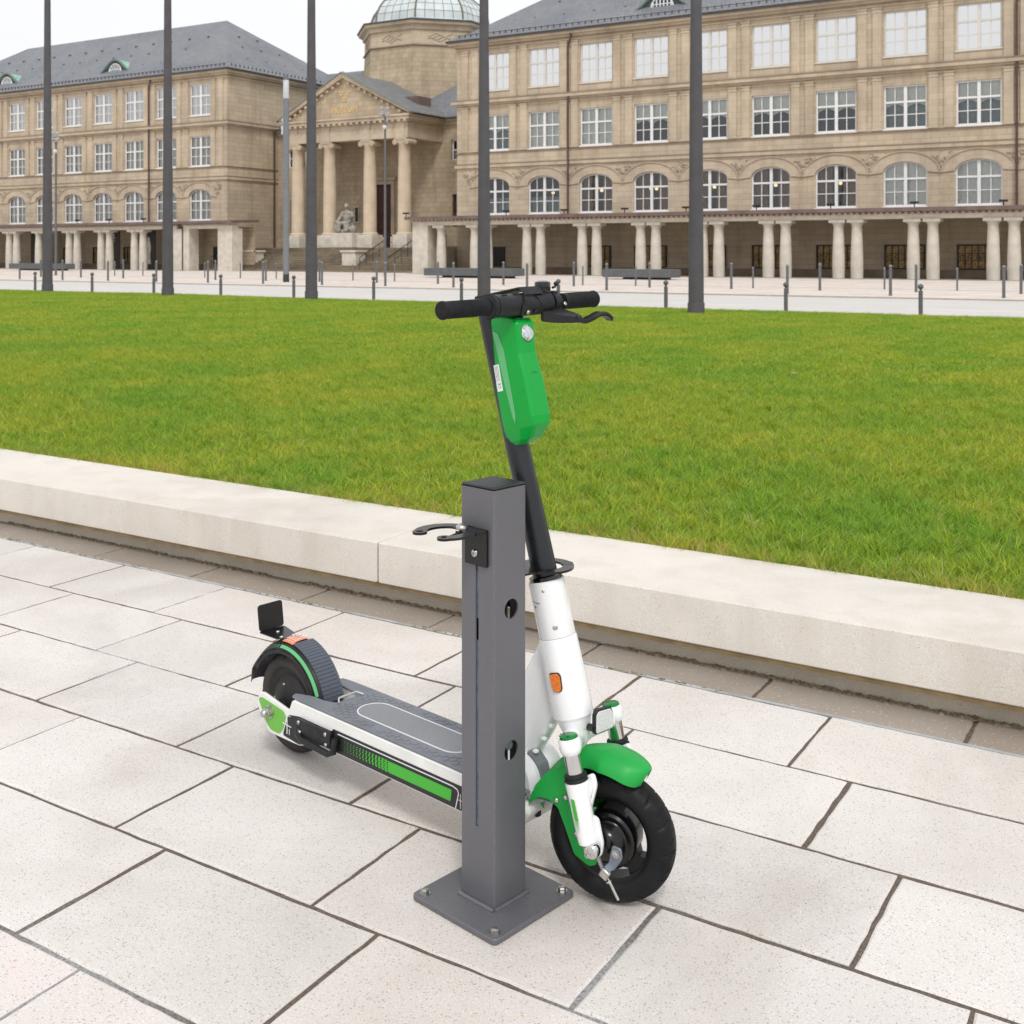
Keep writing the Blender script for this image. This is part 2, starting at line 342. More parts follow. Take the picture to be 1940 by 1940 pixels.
# ---------------------------------------------------------------- the museum: one building
PITCH = 3.738; FB = 64.3; HB = PITCH/2
CR = [-40.0+PITCH*j for j in range(0, 11)]          # window axes of the right wing
CL = [-67.0-PITCH*j for j in range(0, 11)]          # window axes of the left wing
XR0, XR1, XL0, XL1 = -42.94, CR[-1]+HB+.6, CL[-1]-HB-.6, -64.08
mus = thing('museum_building', 'long sandstone museum with slate roofs, columned porch and glass dome beyond the lawn', 'building', (-53.5, FB, 0))
AZ0, AZS, AZT = 3.84, 5.70, 6.28
def arch(hw, zs, h, n=14, p=2.0):
    return [(hw*math.cos(math.pi*(1-i/n)), zs+h*math.sin(math.pi*(1-i/n))) for i in range(n+1)]
HW1, HW2 = 1.16, 1.13
Z2 = (8.06, 10.42); Z3 = (12.02, 14.48); ZT = 15.2
def wing_front(x0, x1, cs):
    m = MB(); y = FB; d = .3
    def rect(a, b, z0, z1):
        if b-a > 1e-4 and z1-z0 > 1e-4: m.quad((a, y, z0), (b, y, z0), (b, y, z1), (a, y, z1))
    cs = sorted(cs); e0 = x0
    for i, c in enumerate(cs):
        l = x0 if i == 0 else c-HB; r = x1 if i == len(cs)-1 else c+HB
        # arched row
        rect(l, c-HW1, 0, 7.4); rect(c+HW1, r, 0, 7.4); rect(c-HW1, c+HW1, 0, AZ0)
        ap = [(c+px, pz) for px, pz in arch(HW1, AZS, AZT-AZS)]
        for (xa, za), (xb, zb) in zip(ap, ap[1:]): m.quad((xa, y, za), (xb, y, zb), (xb, y, 7.4), (xa, y, 7.4))
        loop = [(c-HW1, AZ0)]+ap+[(c+HW1, AZ0)]
        for (xa, za), (xb, zb) in zip(loop, loop[1:]+loop[:1]): m.quad((xa, y, za), (xb, y, zb), (xb, y+d, zb), (xa, y+d, za))
        zz = 7.4
        for z0, z1 in (Z2, Z3):
            ztop = 11.3 if z0 < 9 else ZT
            rect(l, r, zz, z0); rect(l, c-HW2, z0, z1); rect(c+HW2, r, z0, z1); rect(l, r, z1, ztop); zz = ztop
            lp = [(c-HW2, z0), (c-HW2, z1), (c+HW2, z1), (c+HW2, z0)]
            for (xa, za), (xb, zb) in zip(lp, lp[1:]+lp[:1]): m.quad((xa, y, za), (xb, y, zb), (xb, y+d, zb), (xa, y+d, za))
    return m
BK = 80.3
for nm, (x0, x1, cs) in {'r': (XR0, XR1, CR), 'l': (XL0, XL1, CL)}.items():
    m = wing_front(x0, x1, cs)
    m.quad((x0, FB, 0), (x0, BK, 0), (x0, BK, ZT), (x0, FB, ZT)); m.quad((x1, FB, 0), (x1, BK, 0), (x1, BK, ZT), (x1, FB, ZT))
    m.quad((x0, BK, 0), (x1, BK, 0), (x1, BK, ZT), (x0, BK, ZT))
    build('wall', m, M_wall, mus, smooth=0)
    # dark hollow behind the window openings, floors between storeys
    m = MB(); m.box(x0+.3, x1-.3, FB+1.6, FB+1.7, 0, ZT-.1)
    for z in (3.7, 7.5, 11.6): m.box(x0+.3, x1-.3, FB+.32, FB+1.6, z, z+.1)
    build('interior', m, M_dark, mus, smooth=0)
    # ledges and cornices wrapping the block
    def wrap(z0, z1, pr, mt, name):
        q = MB(); q.box(x0-pr, x1+pr, FB-pr, FB+.02, z0, z1)
        q.box(x1-.02, x1+pr, FB+.02, BK, z0, z1); q.box(x0-pr, x0+.02, FB+.02, BK, z0, z1)
        build(name, q, mt, mus, smooth=0)
    wrap(6.95, 7.17, .12, M_trim, 'string_course'); wrap(7.17, 7.22, .15, M_line, 'ledge')
    wrap(7.93, 7.99, .09, M_line, 'ledge')
    wrap(11.08, 11.2, .12, M_trim, 'string_course'); wrap(11.2, 11.42, .3, M_trim, 'cornice'); wrap(11.42, 11.47, .34, M_line, 'ledge')
    wrap(14.78, 14.86, .1, M_trim, 'string_course'); wrap(15.0, 15.14, .2, M_trim, 'cornice'); wrap(15.14, 15.32, .42, M_trim, 'cornice'); wrap(15.32, 15.44, .56, M_gutter, 'gutter')
    # hipped slate roof with overhang
    e = .6; q = MB(); zt = 15.44; zr = 21.3; hi = 8+e
    A = [(x0-e, FB-e, zt), (x1+e, FB-e, zt), (x1+e, BK+e, zt), (x0-e, BK+e, zt)]
    r0, r1 = (x0-e+hi, FB-e+hi, zr), (x1+e-hi, FB-e+hi, zr)
    # slight kick at the eaves
    def kick(p, r_, t=.14, dz=.18): return tuple(p[i]+(r_[i]-p[i])*t for i in range(2))+(p[2]+(r_[2]-p[2])*t-dz,)
    K = [kick(A[0], r0), kick(A[1], r1), kick(A[2], r1), kick(A[3], r0)]
    rr = [r0, r1, r1, r0]
    q.add(A+K+[r0, r1], [(0,1,5,4),(1,2,6,5),(2,3,7,6),(3,0,4,7),(4,5,9,8),(6,7,8,9),(5,6,9),(7,4,8),(3,2,1,0)])
    roof = build('roof', q, M_slate, mus, smooth=0)
    g = MB()   # snow hooks and eaves guard
    nn = int((x1-x0)/.45)
    for i in range(nn):
        x = x0+.3+i*.45; g.box(x-.025, x+.025, FB-.2, FB-.12, 15.62, 15.86)
    g.box(x0, x1, FB-.17, FB-.14, 15.80, 15.84)
    for k, zz in enumerate((16.9, 18.2, 19.4)):
        yy = FB+(zz-15.44)/(5.86)*8
        for i in range(int((x1-x0-10)/2.2)):
            x = x0+5+i*2.2+k*.9; g.box(x-.07, x+.07, yy-.25, yy-.05, zz-.12, zz+.04)
    if nm == 'l':
        for i in range(33):
            yy = FB+.3+i*.45; g.box(x1+.13, x1+.2, yy-.025, yy+.025, 15.62, 15.86)
        for k, zz in enumerate((16.9, 18.2, 19.4)):
            xx = x1-(zz-15.44)/5.86*8
            for i in range(4-k): yy = FB+4+i*2.2+k*1.3; g.box(xx+.05, xx+.25, yy-.07, yy+.07, zz-.12, zz+.04)
    build('snow_guard', g, M_gutter, roof, smooth=0)

# window prototypes, local origin at the opening's sill centre on the wall face
def frame_bars(hw, z0, z1, top=None, thick=1.0, archpts=None):
    m = MB(); y0, y1 = .13, .2; f = .09*thick; h = z1-z0
    zt = z0+h*.62
    if archpts is None:
        m.box(-hw, -hw+f, y0, y1, 0, h); m.box(hw-f, hw, y0, y1, 0, h); m.box(-hw+f, hw-f, y0, y1, h-f, h)
        def top_at(x): return h-f
    else:
        ao = [(x, z-z0) for x, z in archpts]; ai = [(x*(hw-f)/hw, (z-AZS)*((AZT-AZS-f)/(AZT-AZS))+AZS-z0) for x, z in archpts]
        m.box(-hw, -hw+f, y0, y1, 0, AZS-z0); m.box(hw-f, hw, y0, y1, 0, AZS-z0)
        for i in range(len(ao)-1):
            a, b, c_, d = ao[i], ao[i+1], ai[i+1], ai[i]
            m.add([(p[0], yy, p[1]) for yy in (y0, y1) for p in (a, b, c_, d)], [(0,1,2,3),(7,6,5,4),(0,4,5,1),(2,6,7,3)])
        def top_at(x): return AZS-z0+(AZT-AZS-f)*math.sqrt(max(0, 1-(x/(hw-f))**2))
    m.box(-hw+f, hw-f, y0-.02, y1, 0, f*1.1)
    m.box(-.085*thick, .085*thick, y0-.03, y1, f*1.1, top_at(0))
    zt -= z0; m.box(-hw+f, hw-f, y0-.015, y1-.003, zt-.055*thick, zt+.055*thick)
    t = .022*thick
    for s in (-1, 1):
        x = s*(hw-f+.085)/2; m.box(x-t, x+t, y0+.02, y1-.01, f, top_at(x))
    zm = (f+zt)/2; m.box(-hw+f, hw-f, y0+.025, y1-.012, zm-t, zm+t)
    m.box(-hw-.04, hw+.04, -.06, y0, -.07, -.004)
    return m
def pane_mesh(hw, z0, z1, archpts=None):
    m = MB(); y = .175
    if archpts is None: m.quad((-hw+.04, y, .04), (hw-.04, y, .04), (hw-.04, y, z1-z0-.04), (-hw+.04, y, z1-z0-.04))
    else:
        p = [(-hw+.04, .04)]+[(x*.96, z-z0-.03) for x, z in archpts]+[(hw-.04, .04)]
        m.add([(x, y, z) for x, z in p], [tuple(reversed(range(len(p))))])
    return m
def hang(hw, zb, zt_, y=.3, folds=9, amp=.03, scallop=0, edge=None):
    """hanging cloth with soft folds; scalloped lower rim when asked"""
    m = MB(); n = folds*6; vs = []
    for i in range(n+1):
        u = i/n; x = -hw+2*hw*u; yy = y+amp*math.sin(u*folds*2*math.pi)
        z = zb+(scallop*abs(math.sin(u*2*math.pi)) if scallop else 0)
        vs += [(x, yy, z), (x, yy, zt_)]
    fs = [(2*i, 2*i+2, 2*i+3, 2*i+1) for i in range(n)]
    return m.add(vs, fs)
ARC = arch(HW1, AZS, AZT-AZS)
def make_window(kind, variant):
    if kind == 'arch':
        hw, z0, z1, ap = HW1, AZ0, AZT, ARC; fm = M_white; gl = M_glass
    else:
        hw, z0, z1, ap = HW2, *(Z2 if kind == 'mid' else Z3), None; fm = M_white if kind == 'mid' or variant == 'curtain' else M_cream; gl = M_glass_hi if (kind == 'top' and variant == 'white') else (M_glass_mid if kind == 'top' else M_glass)
    w = build('window', frame_bars(hw, z0, z1, archpts=ap, thick=1), fm, mus, loc=(0, 0, 0), smooth=30)
    build('pane', pane_mesh(hw, z0, z1, ap), gl, w, loc=(0, 0, 0), smooth=0, fix=False)
    H = z1-z0
    if variant == 'white': build('blind', hang(hw, 0, H, folds=7, amp=.008), M_skywhite, w, loc=(0, 0, 0))  # white sheet stands in for the bright sky mirrored in the pane
    elif variant == 'curtain': build('curtain', hang(hw, 0, H, folds=14, amp=.02), M_curt2 if kind == 'top' else M_curt, w, loc=(0, 0, 0))
    elif variant == 'blind': build('blind', hang(hw, 0, H, folds=6, amp=.008), M_blind, w, loc=(0, 0, 0))
    elif variant in ('swag', 'tealswag'):
        build('blind', hang(hw, H*.48, H, folds=6, amp=.008, scallop=.22), M_blind, w, loc=(0, 0, 0))
        build('curtain', hang(hw, 0, H*.8, y=.5, folds=9, amp=.03), M_blue if variant == 'swag' else M_teal, w, loc=(0, 0, 0))
    elif variant == 'drape':
        m = MB()
        for s in (-1, 1):
            h_ = hang(.42, 0, H-.15, y=.45, folds=5, amp=.05); m.add([(v.x+s*.72, v.y, v.z) for v in h_.v], h_.f)
        build('drape', m, M_drape, w, loc=(0, 0, 0))
    elif variant == 'teal':
        build('curtain', hang(hw, 0, H*.45, y=.4, folds=8, amp=.04), M_teal, w, loc=(0, 0, 0))  # low teal sheet colours in the greenish reflections on the glass
    return w
PROTO = {}
def put_window(kind, variant, x, lamp=None):
    z = {'arch': AZ0, 'mid': Z2[0], 'top': Z3[0]}[kind]; key = (kind, variant)
    if key not in PROTO: PROTO[key] = make_window(kind, variant); o = PROTO[key]
    else: o = copy_tree(PROTO[key], mus)
    o.location = (x+53.5, 0, z)
    return o
lampspec = {}
allw = []
for j, c in enumerate(CR):
    allw.append(('top', 'white', c, None))
    allw.append(('mid', ('tealswag', 'blind', 'blind', 'swag', 'swag', 'swag', 'swag', 'tealswag', 'tealswag', 'swag', 'blind')[j], c, None))
    allw.append(('arch', ('teal', 'teal', 'drape', 'drape', 'drape', 'drape', 'drape', 'blind', 'blind', 'drape', 'drape')[j], c, (None, (.35, 1.35), (.1, 1.4), (-.3, 1.45), (.5, 1.35), (-.75, 1.35), (.8, 1.72), None, None, (.2, 1.5), None)[j]))
for c in CL:
    for k in ('top', 'mid', 'arch'): allw.append((k, 'curtain', c, None))
lmb = MB(); lmb.sphere((0, 0, 0), .11, 12, (1, 1, .8))
for k, v, c, lp in allw:
    o = put_window(k, v, c)
    if lp:
        lo = build('lamp', lmb, M_lampw, o, loc=(lp[0], .62, lp[1]))
# archivolts, carved spandrels, pilasters
AO = arch(1.82, 5.62, 1.18)
def make_archivolt():
    m = MB(); y0, y1 = -.07, .02; n = len(AO)
    for i in range(n-1):
        a, b, c_, d = AO[i], AO[i+1], ARC[i+1], ARC[i]
        m.add([(p[0], yy, p[1]) for yy in (y0, y1) for p in (a, b, c_, d)], [(0,1,2,3),(7,6,5,4),(0,4,5,1),(2,6,7,3)])
    oo = [(x*1.025, 5.62+(z-5.62)*1.05) for x, z in AO]
    for i in range(n-1):
        a, b, c_, d = oo[i], oo[i+1], AO[i+1], AO[i]
        m.add([(p[0], yy, p[1]) for yy in (-.13, .01) for p in (a, b, c_, d)], [(0,1,2,3),(7,6,5,4),(0,4,5,1),(2,6,7,3)])
    return m
ao = None; rel = []
def relief_mesh(seed):
    r_ = random.Random(seed); m = MB()
    for k in range(16):
        t = r_.random(); w = .75*(1-t)**.8; x = r_.uniform(-w, w); z = 6.85-t*.95
        if r_.random() < .5:
            m.torus((x, -.015, z), (0, 1, 0), r_.uniform(.06, .13), .022, 14, 6)
        else:
            a = r_.uniform(0, 3.14); l = r_.uniform(.06, .16); m.tube([(x-l*math.cos(a), -.02, z-l*math.sin(a)), (x, -.05, z), (x+l*math.cos(a), -.02, z+l*math.sin(a)*.5)], [.015, .04, .015], 6)
    m.sphere((0, -.02, 6.35), .16, 10, (1, .4, 1.1)); m.sphere((0, -.01, 6.02), .1, 8, (.9, .4, 1.3))
    return m
for c in CR+CL:
    if ao is None: ao = build('archivolt', make_archivolt(), M_trim, mus, loc=(0, 0, 0), smooth=40); o = ao
    else: o = ao.copy(); C.objects.link(o)
    o.location = (c+53.5, 0, 0)
hb = [c+HB for c in CR[:-1]]+[CR[0]-HB]+[c-HB for c in CL[:-1]]+[CL[0]+HB]
for i, x in enumerate(hb):
    if i < 3: o = build('carved_relief', relief_mesh(i), M_relief, mus, loc=(0, 0, 0), smooth=50); rel.append(o)
    else: o = rel[i % 3].copy(); C.objects.link(o)
    o.location = (x+53.5, -.02, 0)
pm = MB(); pm.box(-.24, .24, -.09, .01, 0, 2.98); pm.box(-.28, .28, -.12, .01, 2.72, 2.8); pm.box(-.28, .28, -.12, .01, 2.9, 3.0); pm.box(-.27, .27, -.11, .01, 0, .12)
pil = None
for x in hb:
    if not (-96 < x): continue
    for s in (-.4, .4):
        for z, sc_ in ((8.0, 1.0), (11.48, 1.09)):
            if pil is None: pil = build('pilaster', pm, M_trim, mus, loc=(0, 0, 0), smooth=0); o = pil
            else: o = pil.copy(); C.objects.link(o)
            o.location = (x+s+53.5, 0, z); o.scale = (1, 1, sc_)
# rain pipes
def pipe(x):
    m = MB(); m.tube([(x+.25, FB-.3, 15.2), (x+.25, FB-.3, 14.9), (x+.02, FB-.2, 14.5), (x, FB-.2, 14.2), (x, FB-.2, 3.8)], .065, 10)
    for z in (14, 12, 10, 8, 6, 4.4): m.lathe([(.085, -.03), (.085, .03)], 10, ((x, FB-.2, z), (0, 0, 1)))
    build('rain_pipe', m, M_pipe, mus)
for x in (CR[1]+HB, CR[8]+HB, CL[1]-HB+.1, ): pipe(x)
m = MB(); m.tube([(XL1+.12, FB+5.1, 11), (XL1+.12, FB+5.1, 1.7)], .08, 8); build('rain_pipe', m, M_pipe, mus)
# dormers
def dormer(x, y=65.6):
    z0 = 16.28
    def cz(u, w=2.1, h=1.12): return .05+h*(.5+.5*math.cos(math.pi*max(-1, min(1, u/w))))
    N = 28; us = [-2.1+4.2*i/N for i in range(N+1)]
    m = MB(); m.M = Matrix.Translation((x, 0, z0)); m.prism([(-2.1, -.25)]+[(u, cz(u)-.06) for u in us]+[(2.1, -.25)], y, y+2.4, 'xz'); d = build('dormer', m, M_dwin, mus, smooth=30)
    q = MB(); q.M = Matrix.Translation((x, 0, z0))
    for ua, ub in zip(us, us[1:]):
        za, zb = cz(ua), cz(ub); q.add([(ua, y-.16, za-.05), (ub, y-.16, zb-.05), (ub, y+2.6, zb-.05), (ua, y+2.6, za-.05), (ua, y-.16, za+.03), (ub, y-.16, zb+.03), (ub, y+2.6, zb+.03), (ua, y+2.6, za+.03)], [(0,3,2,1),(4,5,6,7),(0,1,5,4),(2,3,7,6)])
    build('dormer_roof', q, M_verd, d)
    q = MB(); q.M = Matrix.Translation((x, 0, z0))
    for ua, ub in zip(us, us[1:]):
        za, zb = cz(ua), cz(ub); q.add([(ua, y-.2, za-.04), (ub, y-.2, zb-.04), (ub, y+.1, zb+.05), (ua, y+.1, za+.05), (ua, y-.2, za+.06), (ub, y-.2, zb+.06)], [(0,1,5,4),(4,5,2,3)])
    build('eyebrow_edge', q, mat('dark_verdigris', '66766c', .7, noise_scale=3), d, smooth=60)
    w = MB(); w.M = Matrix.Translation((x, 0, z0)); ws = [(-.74+1.48*i/16, .1+.72*math.sqrt(max(0, 1-(-1+i/8)**2))) for i in range(17)]
    w.add([(u, y-.02, z) for u, z in ws], [tuple(range(17))]); build('pane', w, M_blue, d, smooth=0)
    b = MB(); b.M = Matrix.Translation((x, 0, z0)); b.box(-.85, .85, y-.1, y-.03, .02, .09)
    for k in range(6): xx = -.6+.24*k; b.box(xx-.035, xx+.035, y-.08, y-.03, .09, .08+.72*math.sqrt(max(.02, 1-(xx/.74)**2)))
    b.box(-.7, .7, y-.085, y-.035, .36, .41)
    b.tube([(u*1.04, y-.05, .05+(z-.05)*1.05) for u, z in ws], .05, 6)
    build('dormer_window', b, M_white, d, smooth=0)
for x in (-78.2, -92.6, -28.6): dormer(x)

# arcade in front of both wings
AB = 59.85
def column_mesh():
    m = MB(); prof = [(.31, 0), (.315, .6), (.31, 1.2), (.285, 2.0), (.25, 2.72), (.27, 2.75), (.27, 2.78), (.36, 2.88)]
    m.lathe(prof, 28); m.box(-.42, .42, -.42, .42, 2.88, 3.05, .015); return m
cm = column_mesh(); colp = None
xs = []
for j in range(-1, 8): xs += [-34.43+PITCH*j-.47, -34.43+PITCH*j+.47]
xs += [-41.15]+[-34.43+PITCH*8-.47, -34.43+PITCH*8+.47]
for j in range(0, 8): xs += [-68.75-PITCH*j-.47, -68.75-PITCH*j+.47]
for x in xs:
    if colp is None: colp = build('arcade_column', cm, M_pale, mus, loc=(0, 0, 0), smooth=40); o = colp
    else: o = colp.copy(); C.objects.link(o)
    o.location = (x+53.5, AB-FB, 0)
def arcade(x0, x1, yb=FB, zb=3.70):
    m = MB(); m.box(x0, x1, AB-.32, AB+.32, 3.05, 3.26); m.box(x0, x1, AB-.42, AB+.32, 3.26, 3.29)
    m.box(x0, x1, AB+.32, yb, 3.2, 3.26)
    build('architrave', m, M_pale, mus, smooth=0)
    m = MB(); n = int((x1-x0)/.3)
    for i in range(n): m.box(x0+.05+i*.3, x0+.2+i*.3, AB-.56, AB-.34, 3.30, 3.38)
    m.box(x0, x1, AB-.34, AB+.3, 3.29, 3.40); build('dentil_course', m, M_trim, mus, smooth=0)
    m = MB(); e = .75
    m.add([(x0-.35, AB-e, 3.40), (x1+.3, AB-e, 3.40), (x1+.3, yb-.005, zb-.12), (x0-.35, yb-.005, zb-.12), (x0-.35, AB-e, 3.60), (x1+.3, AB-e, 3.60), (x1+.3, yb-.005, zb+.1), (x0-.35, yb-.005, zb+.1)],
          [(0,3,2,1),(4,5,6,7),(0,1,5,4),(1,2,6,5),(2,3,7,6),(3,0,4,7)]); build('arcade_roof', m, M_copper, mus, smooth=0)
arcade(-43.14, XR1); arcade(XL0, XL1-.32); arcade(XL1+.36, -58.85, 61.9, 3.62)
m = MB(); m.box(-43.14, -41.97, AB-.35, AB+.7, 0, 3.05); build('pier', m, M_pale, mus, smooth=0)
m = MB(); m.box(-65.1, -63.85, AB-.35, AB+.7, 0, 3.05); build('pier', m, M_pale, mus, smooth=0)
m = MB(); m.box(-63.7, -63.1, AB-.33, AB+.6, 0, 3.05); build('pier', m, M_pale, mus, smooth=0)
m = MB(); m.box(-60.24, -58.85, AB-.33, AB+.7, 0, 3.05); build('pier', m, M_pale, mus, smooth=0)
m = MB(); m.tube([(-63.77, AB-.3, 3.3), (-63.77, AB-.3, .05)], .06, 8); build('rain_pipe', m, M_pipe, mus)
m = MB(); m.box(-64.0, -58.9, AB+1.9, AB+2.05, 0, 3.3); build('wall', m, M_wall2, mus, smooth=0)
m = MB(); m.box(-62.9, -61.3, AB+1.83, AB+1.9, .1, 1.75); build('door', m, M_black, mus, smooth=0)
for _a, _b in ((-40.75, XR1-1), (XL0+1, -65.2)):
    m = MB(); m.box(_a, _b, FB-.16, FB-.01, 0, .42); build('plinth', m, M_line, mus, smooth=0)
m = MB(); m.box(-40.3, -39.15, FB-.1, FB-.01, .42, 1.72); build('door', m, M_black, mus, smooth=0)
# leaded windows with iron grilles under the arcade
gp = None
for c in CR[2:]+CL[2:6]:
    if gp is None:
        m = MB(); m.box(-1.0, 1.0, -.06, -.01, .5, 1.72); gp = build('grilled_window', m, M_goldlit, mus, loc=(0, 0, 0), smooth=0)
        b = MB(); y0, y1 = -.14, -.08
        b.box(-1.06, -.98, y0-.02, -.005, .44, 1.78); b.box(.98, 1.06, y0-.02, -.005, .44, 1.78); b.box(-.98, .98, y0-.02, -.005, 1.7, 1.78); b.box(-.98, .98, y0-.02, -.005, .44, .52)
        for k in range(1, 6): x = -.98+k*.327; b.box(x-.018, x+.018, y0, y1, .52, 1.7)
        for z in (.92, 1.3): b.box(-.98, .98, y0+.005, y1-.005, z-.015, z+.015)
        for k in range(5): x = -.82+k*.41; b.torus((x, -.12, 1.11), (0, 1, 0), .1, .014, 14, 6)
        build('grille', b, M_black, gp, loc=(0, 0, 0)); o = gp
    else: o = copy_tree(gp, mus)
    o.location = (c+53.5, 0, 0)
# uplighters standing on the arcade roof
up = None
for c in (CR[1]-.45, CR[2]-.15, CR[3]+.1, CR[4]+.15, CR[5]+.5, CR[6]+.8, CR[7]+1.3, CR[8]+1.75, -44.3, CL[0]-1.9, CL[1]-2, CL[2]-2, CL[3]-1.6, CL[6]+1):
    if up is None:
        m = MB(); m.box(-.2, .2, -.14, .1, .22, .33, .02); m.tube([(0, 0, 0), (0, 0, .25)], .03, 8); m.box(-.12, .12, -.1, .1, -.02, .02)
        up = build('roof_spotlight', m, M_black, mus, loc=(0, 0, 0)); o = up
    else: o = up.copy(); C.objects.link(o)
    o.location = (c+53.5, 60.4-FB, 3.61)

# centre block and porch
PB = 69.9; WT = 11.05
m = MB()
def hole_wall(m, x0, x1, z0, z1, y, holes, d=.3):
    xs_ = sorted({x0, x1}|{h[0] for h in holes}|{h[1] for h in holes}); zs_ = sorted({z0, z1}|{h[2] for h in holes}|{h[3] for h in holes})
    for xa, xb in zip(xs_, xs_[1:]):
        for za, zb in zip(zs_, zs_[1:]):
            if any(h[0] <= xa and xb <= h[1] and h[2] <= za and zb <= h[3] for h in holes): continue
            m.quad((xa, y, za), (xb, y, za), (xb, y, zb), (xa, y, zb))
    for a, b, c_, e in holes:
        for p, q in (((a, c_), (a, e)), ((a, e), (b, e)), ((b, e), (b, c_)), ((b, c_), (a, c_))): m.quad((p[0], y, p[1]), (q[0], y, q[1]), (q[0], y+d, q[1]), (p[0], y+d, p[1]))
holes = [(-54.4, -52.6, 1.67, 6.5), (-47.2, -46.0, 8.1, 9.6), (-63.0, -61.8, 8.1, 9.6), (-61.3, -60.1, 8.1, 9.6), (-47.1, -46.1, 3.2, 5.6), (-62.7, -61.7, 3.2, 5.6), (-61.1, -60.3, 3.2, 5.6)]
hole_wall(m, XL1, XR0, 0, WT, PB, holes, .45); build('wall', m, M_wall2, mus, smooth=0)
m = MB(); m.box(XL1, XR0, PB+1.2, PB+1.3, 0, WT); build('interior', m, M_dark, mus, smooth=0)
m = MB(); m.box(XL1, XR0, PB-.12, PB+.02, WT-.35, WT-.1); m.box(XL1, XR0, PB-.3, PB+.02, WT-.1, WT+.1); build('cornice', m, M_trim, mus, smooth=0)
for a, b, c_, e in holes[1:]:
    m = MB(); f = .09; y0, y1 = PB+.2, PB+.26
    m.box(a, a+f, y0, y1, c_, e); m.box(b-f, b, y0, y1, c_, e); m.box(a+f, b-f, y0, y1, c_, c_+f); m.box(a+f, b-f, y0, y1, e-f, e)
    m.box((a+b)/2-.05, (a+b)/2+.05, y0, y1, c_+f, e-f); m.box(a+f, b-f, y0+.01, y1-.01, (c_+e)/2-.04, (c_+e)/2+.04)
    w = build('window', m, M_white if c_ > 6 else M_door, mus, smooth=0)
    q = MB(); q.quad((a+.05, PB+.24, c_+.05), (b-.05, PB+.24, c_+.05), (b-.05, PB+.24, e-.05), (a+.05, PB+.24, e-.05)); build('pane', q, M_glass, w, smooth=0, fix=False)
m = MB(); m.box(-54.4, -52.6, PB+.3, PB+.4, 1.67, 6.5)
for xx in (-54.1, -53.3): 
    for z in (1.95, 3.1, 4.25, 5.4): m.box(xx, xx+.55, PB+.26, PB+.3, z, z+.95)
dr = build('door', m, M_door, mus, smooth=0, label='tall dark red door behind the porch columns')
m = MB(); m.box(-54.7, -54.4, PB-.12, PB+.02, 1.67, 6.8); m.box(-52.6, -52.3, PB-.12, PB+.02, 1.67, 6.8); m.box(-54.4, -52.6, PB-.12, PB+.02, 6.5, 6.8); m.box(-54.9, -52.1, PB-.3, PB+.02, 6.8, 7.0); build('door_frame', m, M_trim, mus, smooth=0)
for x in (-55.9, -50.9):
    m = MB(); m.box(x-.22, x+.22, PB-.1, PB-.01, 3.6, 4.9); build('display_case', m, M_pale, mus, smooth=0)
    m = MB(); m.box(x-.15, x+.15, PB-.12, PB-.1, 3.7, 4.8); build('notice', m, M_black, mus.children[-1] if False else mus, smooth=0)
# porch platform and steps
m = MB(); n = 11
for i in range(n):
    y = 60.95+i*.335; e = 70.0 if i == n-1 else y+.45; m.box(-62.9, -43.6, y, e, .152*(i+1)-.05, .152*(i+1)); m.box(-62.88, -43.62, y+.05, e, .152*i-.001, .152*(i+1)-.05)
M_step = stone_mat('shade_lined_step_stone', 'b3a692', 'a09380', '75695a', bw=1.7, bh=.152, ms=.018, patch=.35)  # dark row lines paint the shade under the nosing at every riser
build('steps', m, M_step, mus, smooth=0)
m = MB()
m.box(-43.6, -43.2, 60.95, 70, 0, 1.75); build('wall', m, M_pale, mus, smooth=0)
for x in (-50.2, -59.6):
    m = MB(); m.box(x-.6, x+.6, 61.8, 62.9, .3, 1.35, .03); m.box(x-.7, x+.7, 61.7, 63.0, 1.35, 1.5, .02); build('stair_block', m, M_pale, mus)
def handrail(x, y0=61, y1=64.6, z0=0.1, z1=1.67):
    m = MB(); k = 5
    m.tube([(x, y0, z0+.9), (x, y1, z1+.9)], .03, 8)
    for i in range(k+1): t = i/k; m.tube([(x, y0+(y1-y0)*t, z0+(z1-z0)*t), (x, y0+(y1-y0)*t, z0+(z1-z0)*t+.9)], .02, 6)
    m.tube([(x, y0, z0+.45), (x, y1, z1+.45)], .015, 6)
    build('handrail', m, M_black, mus)
for x in (-62.4, -48.6, -46.2, -44.0): handrail(x)
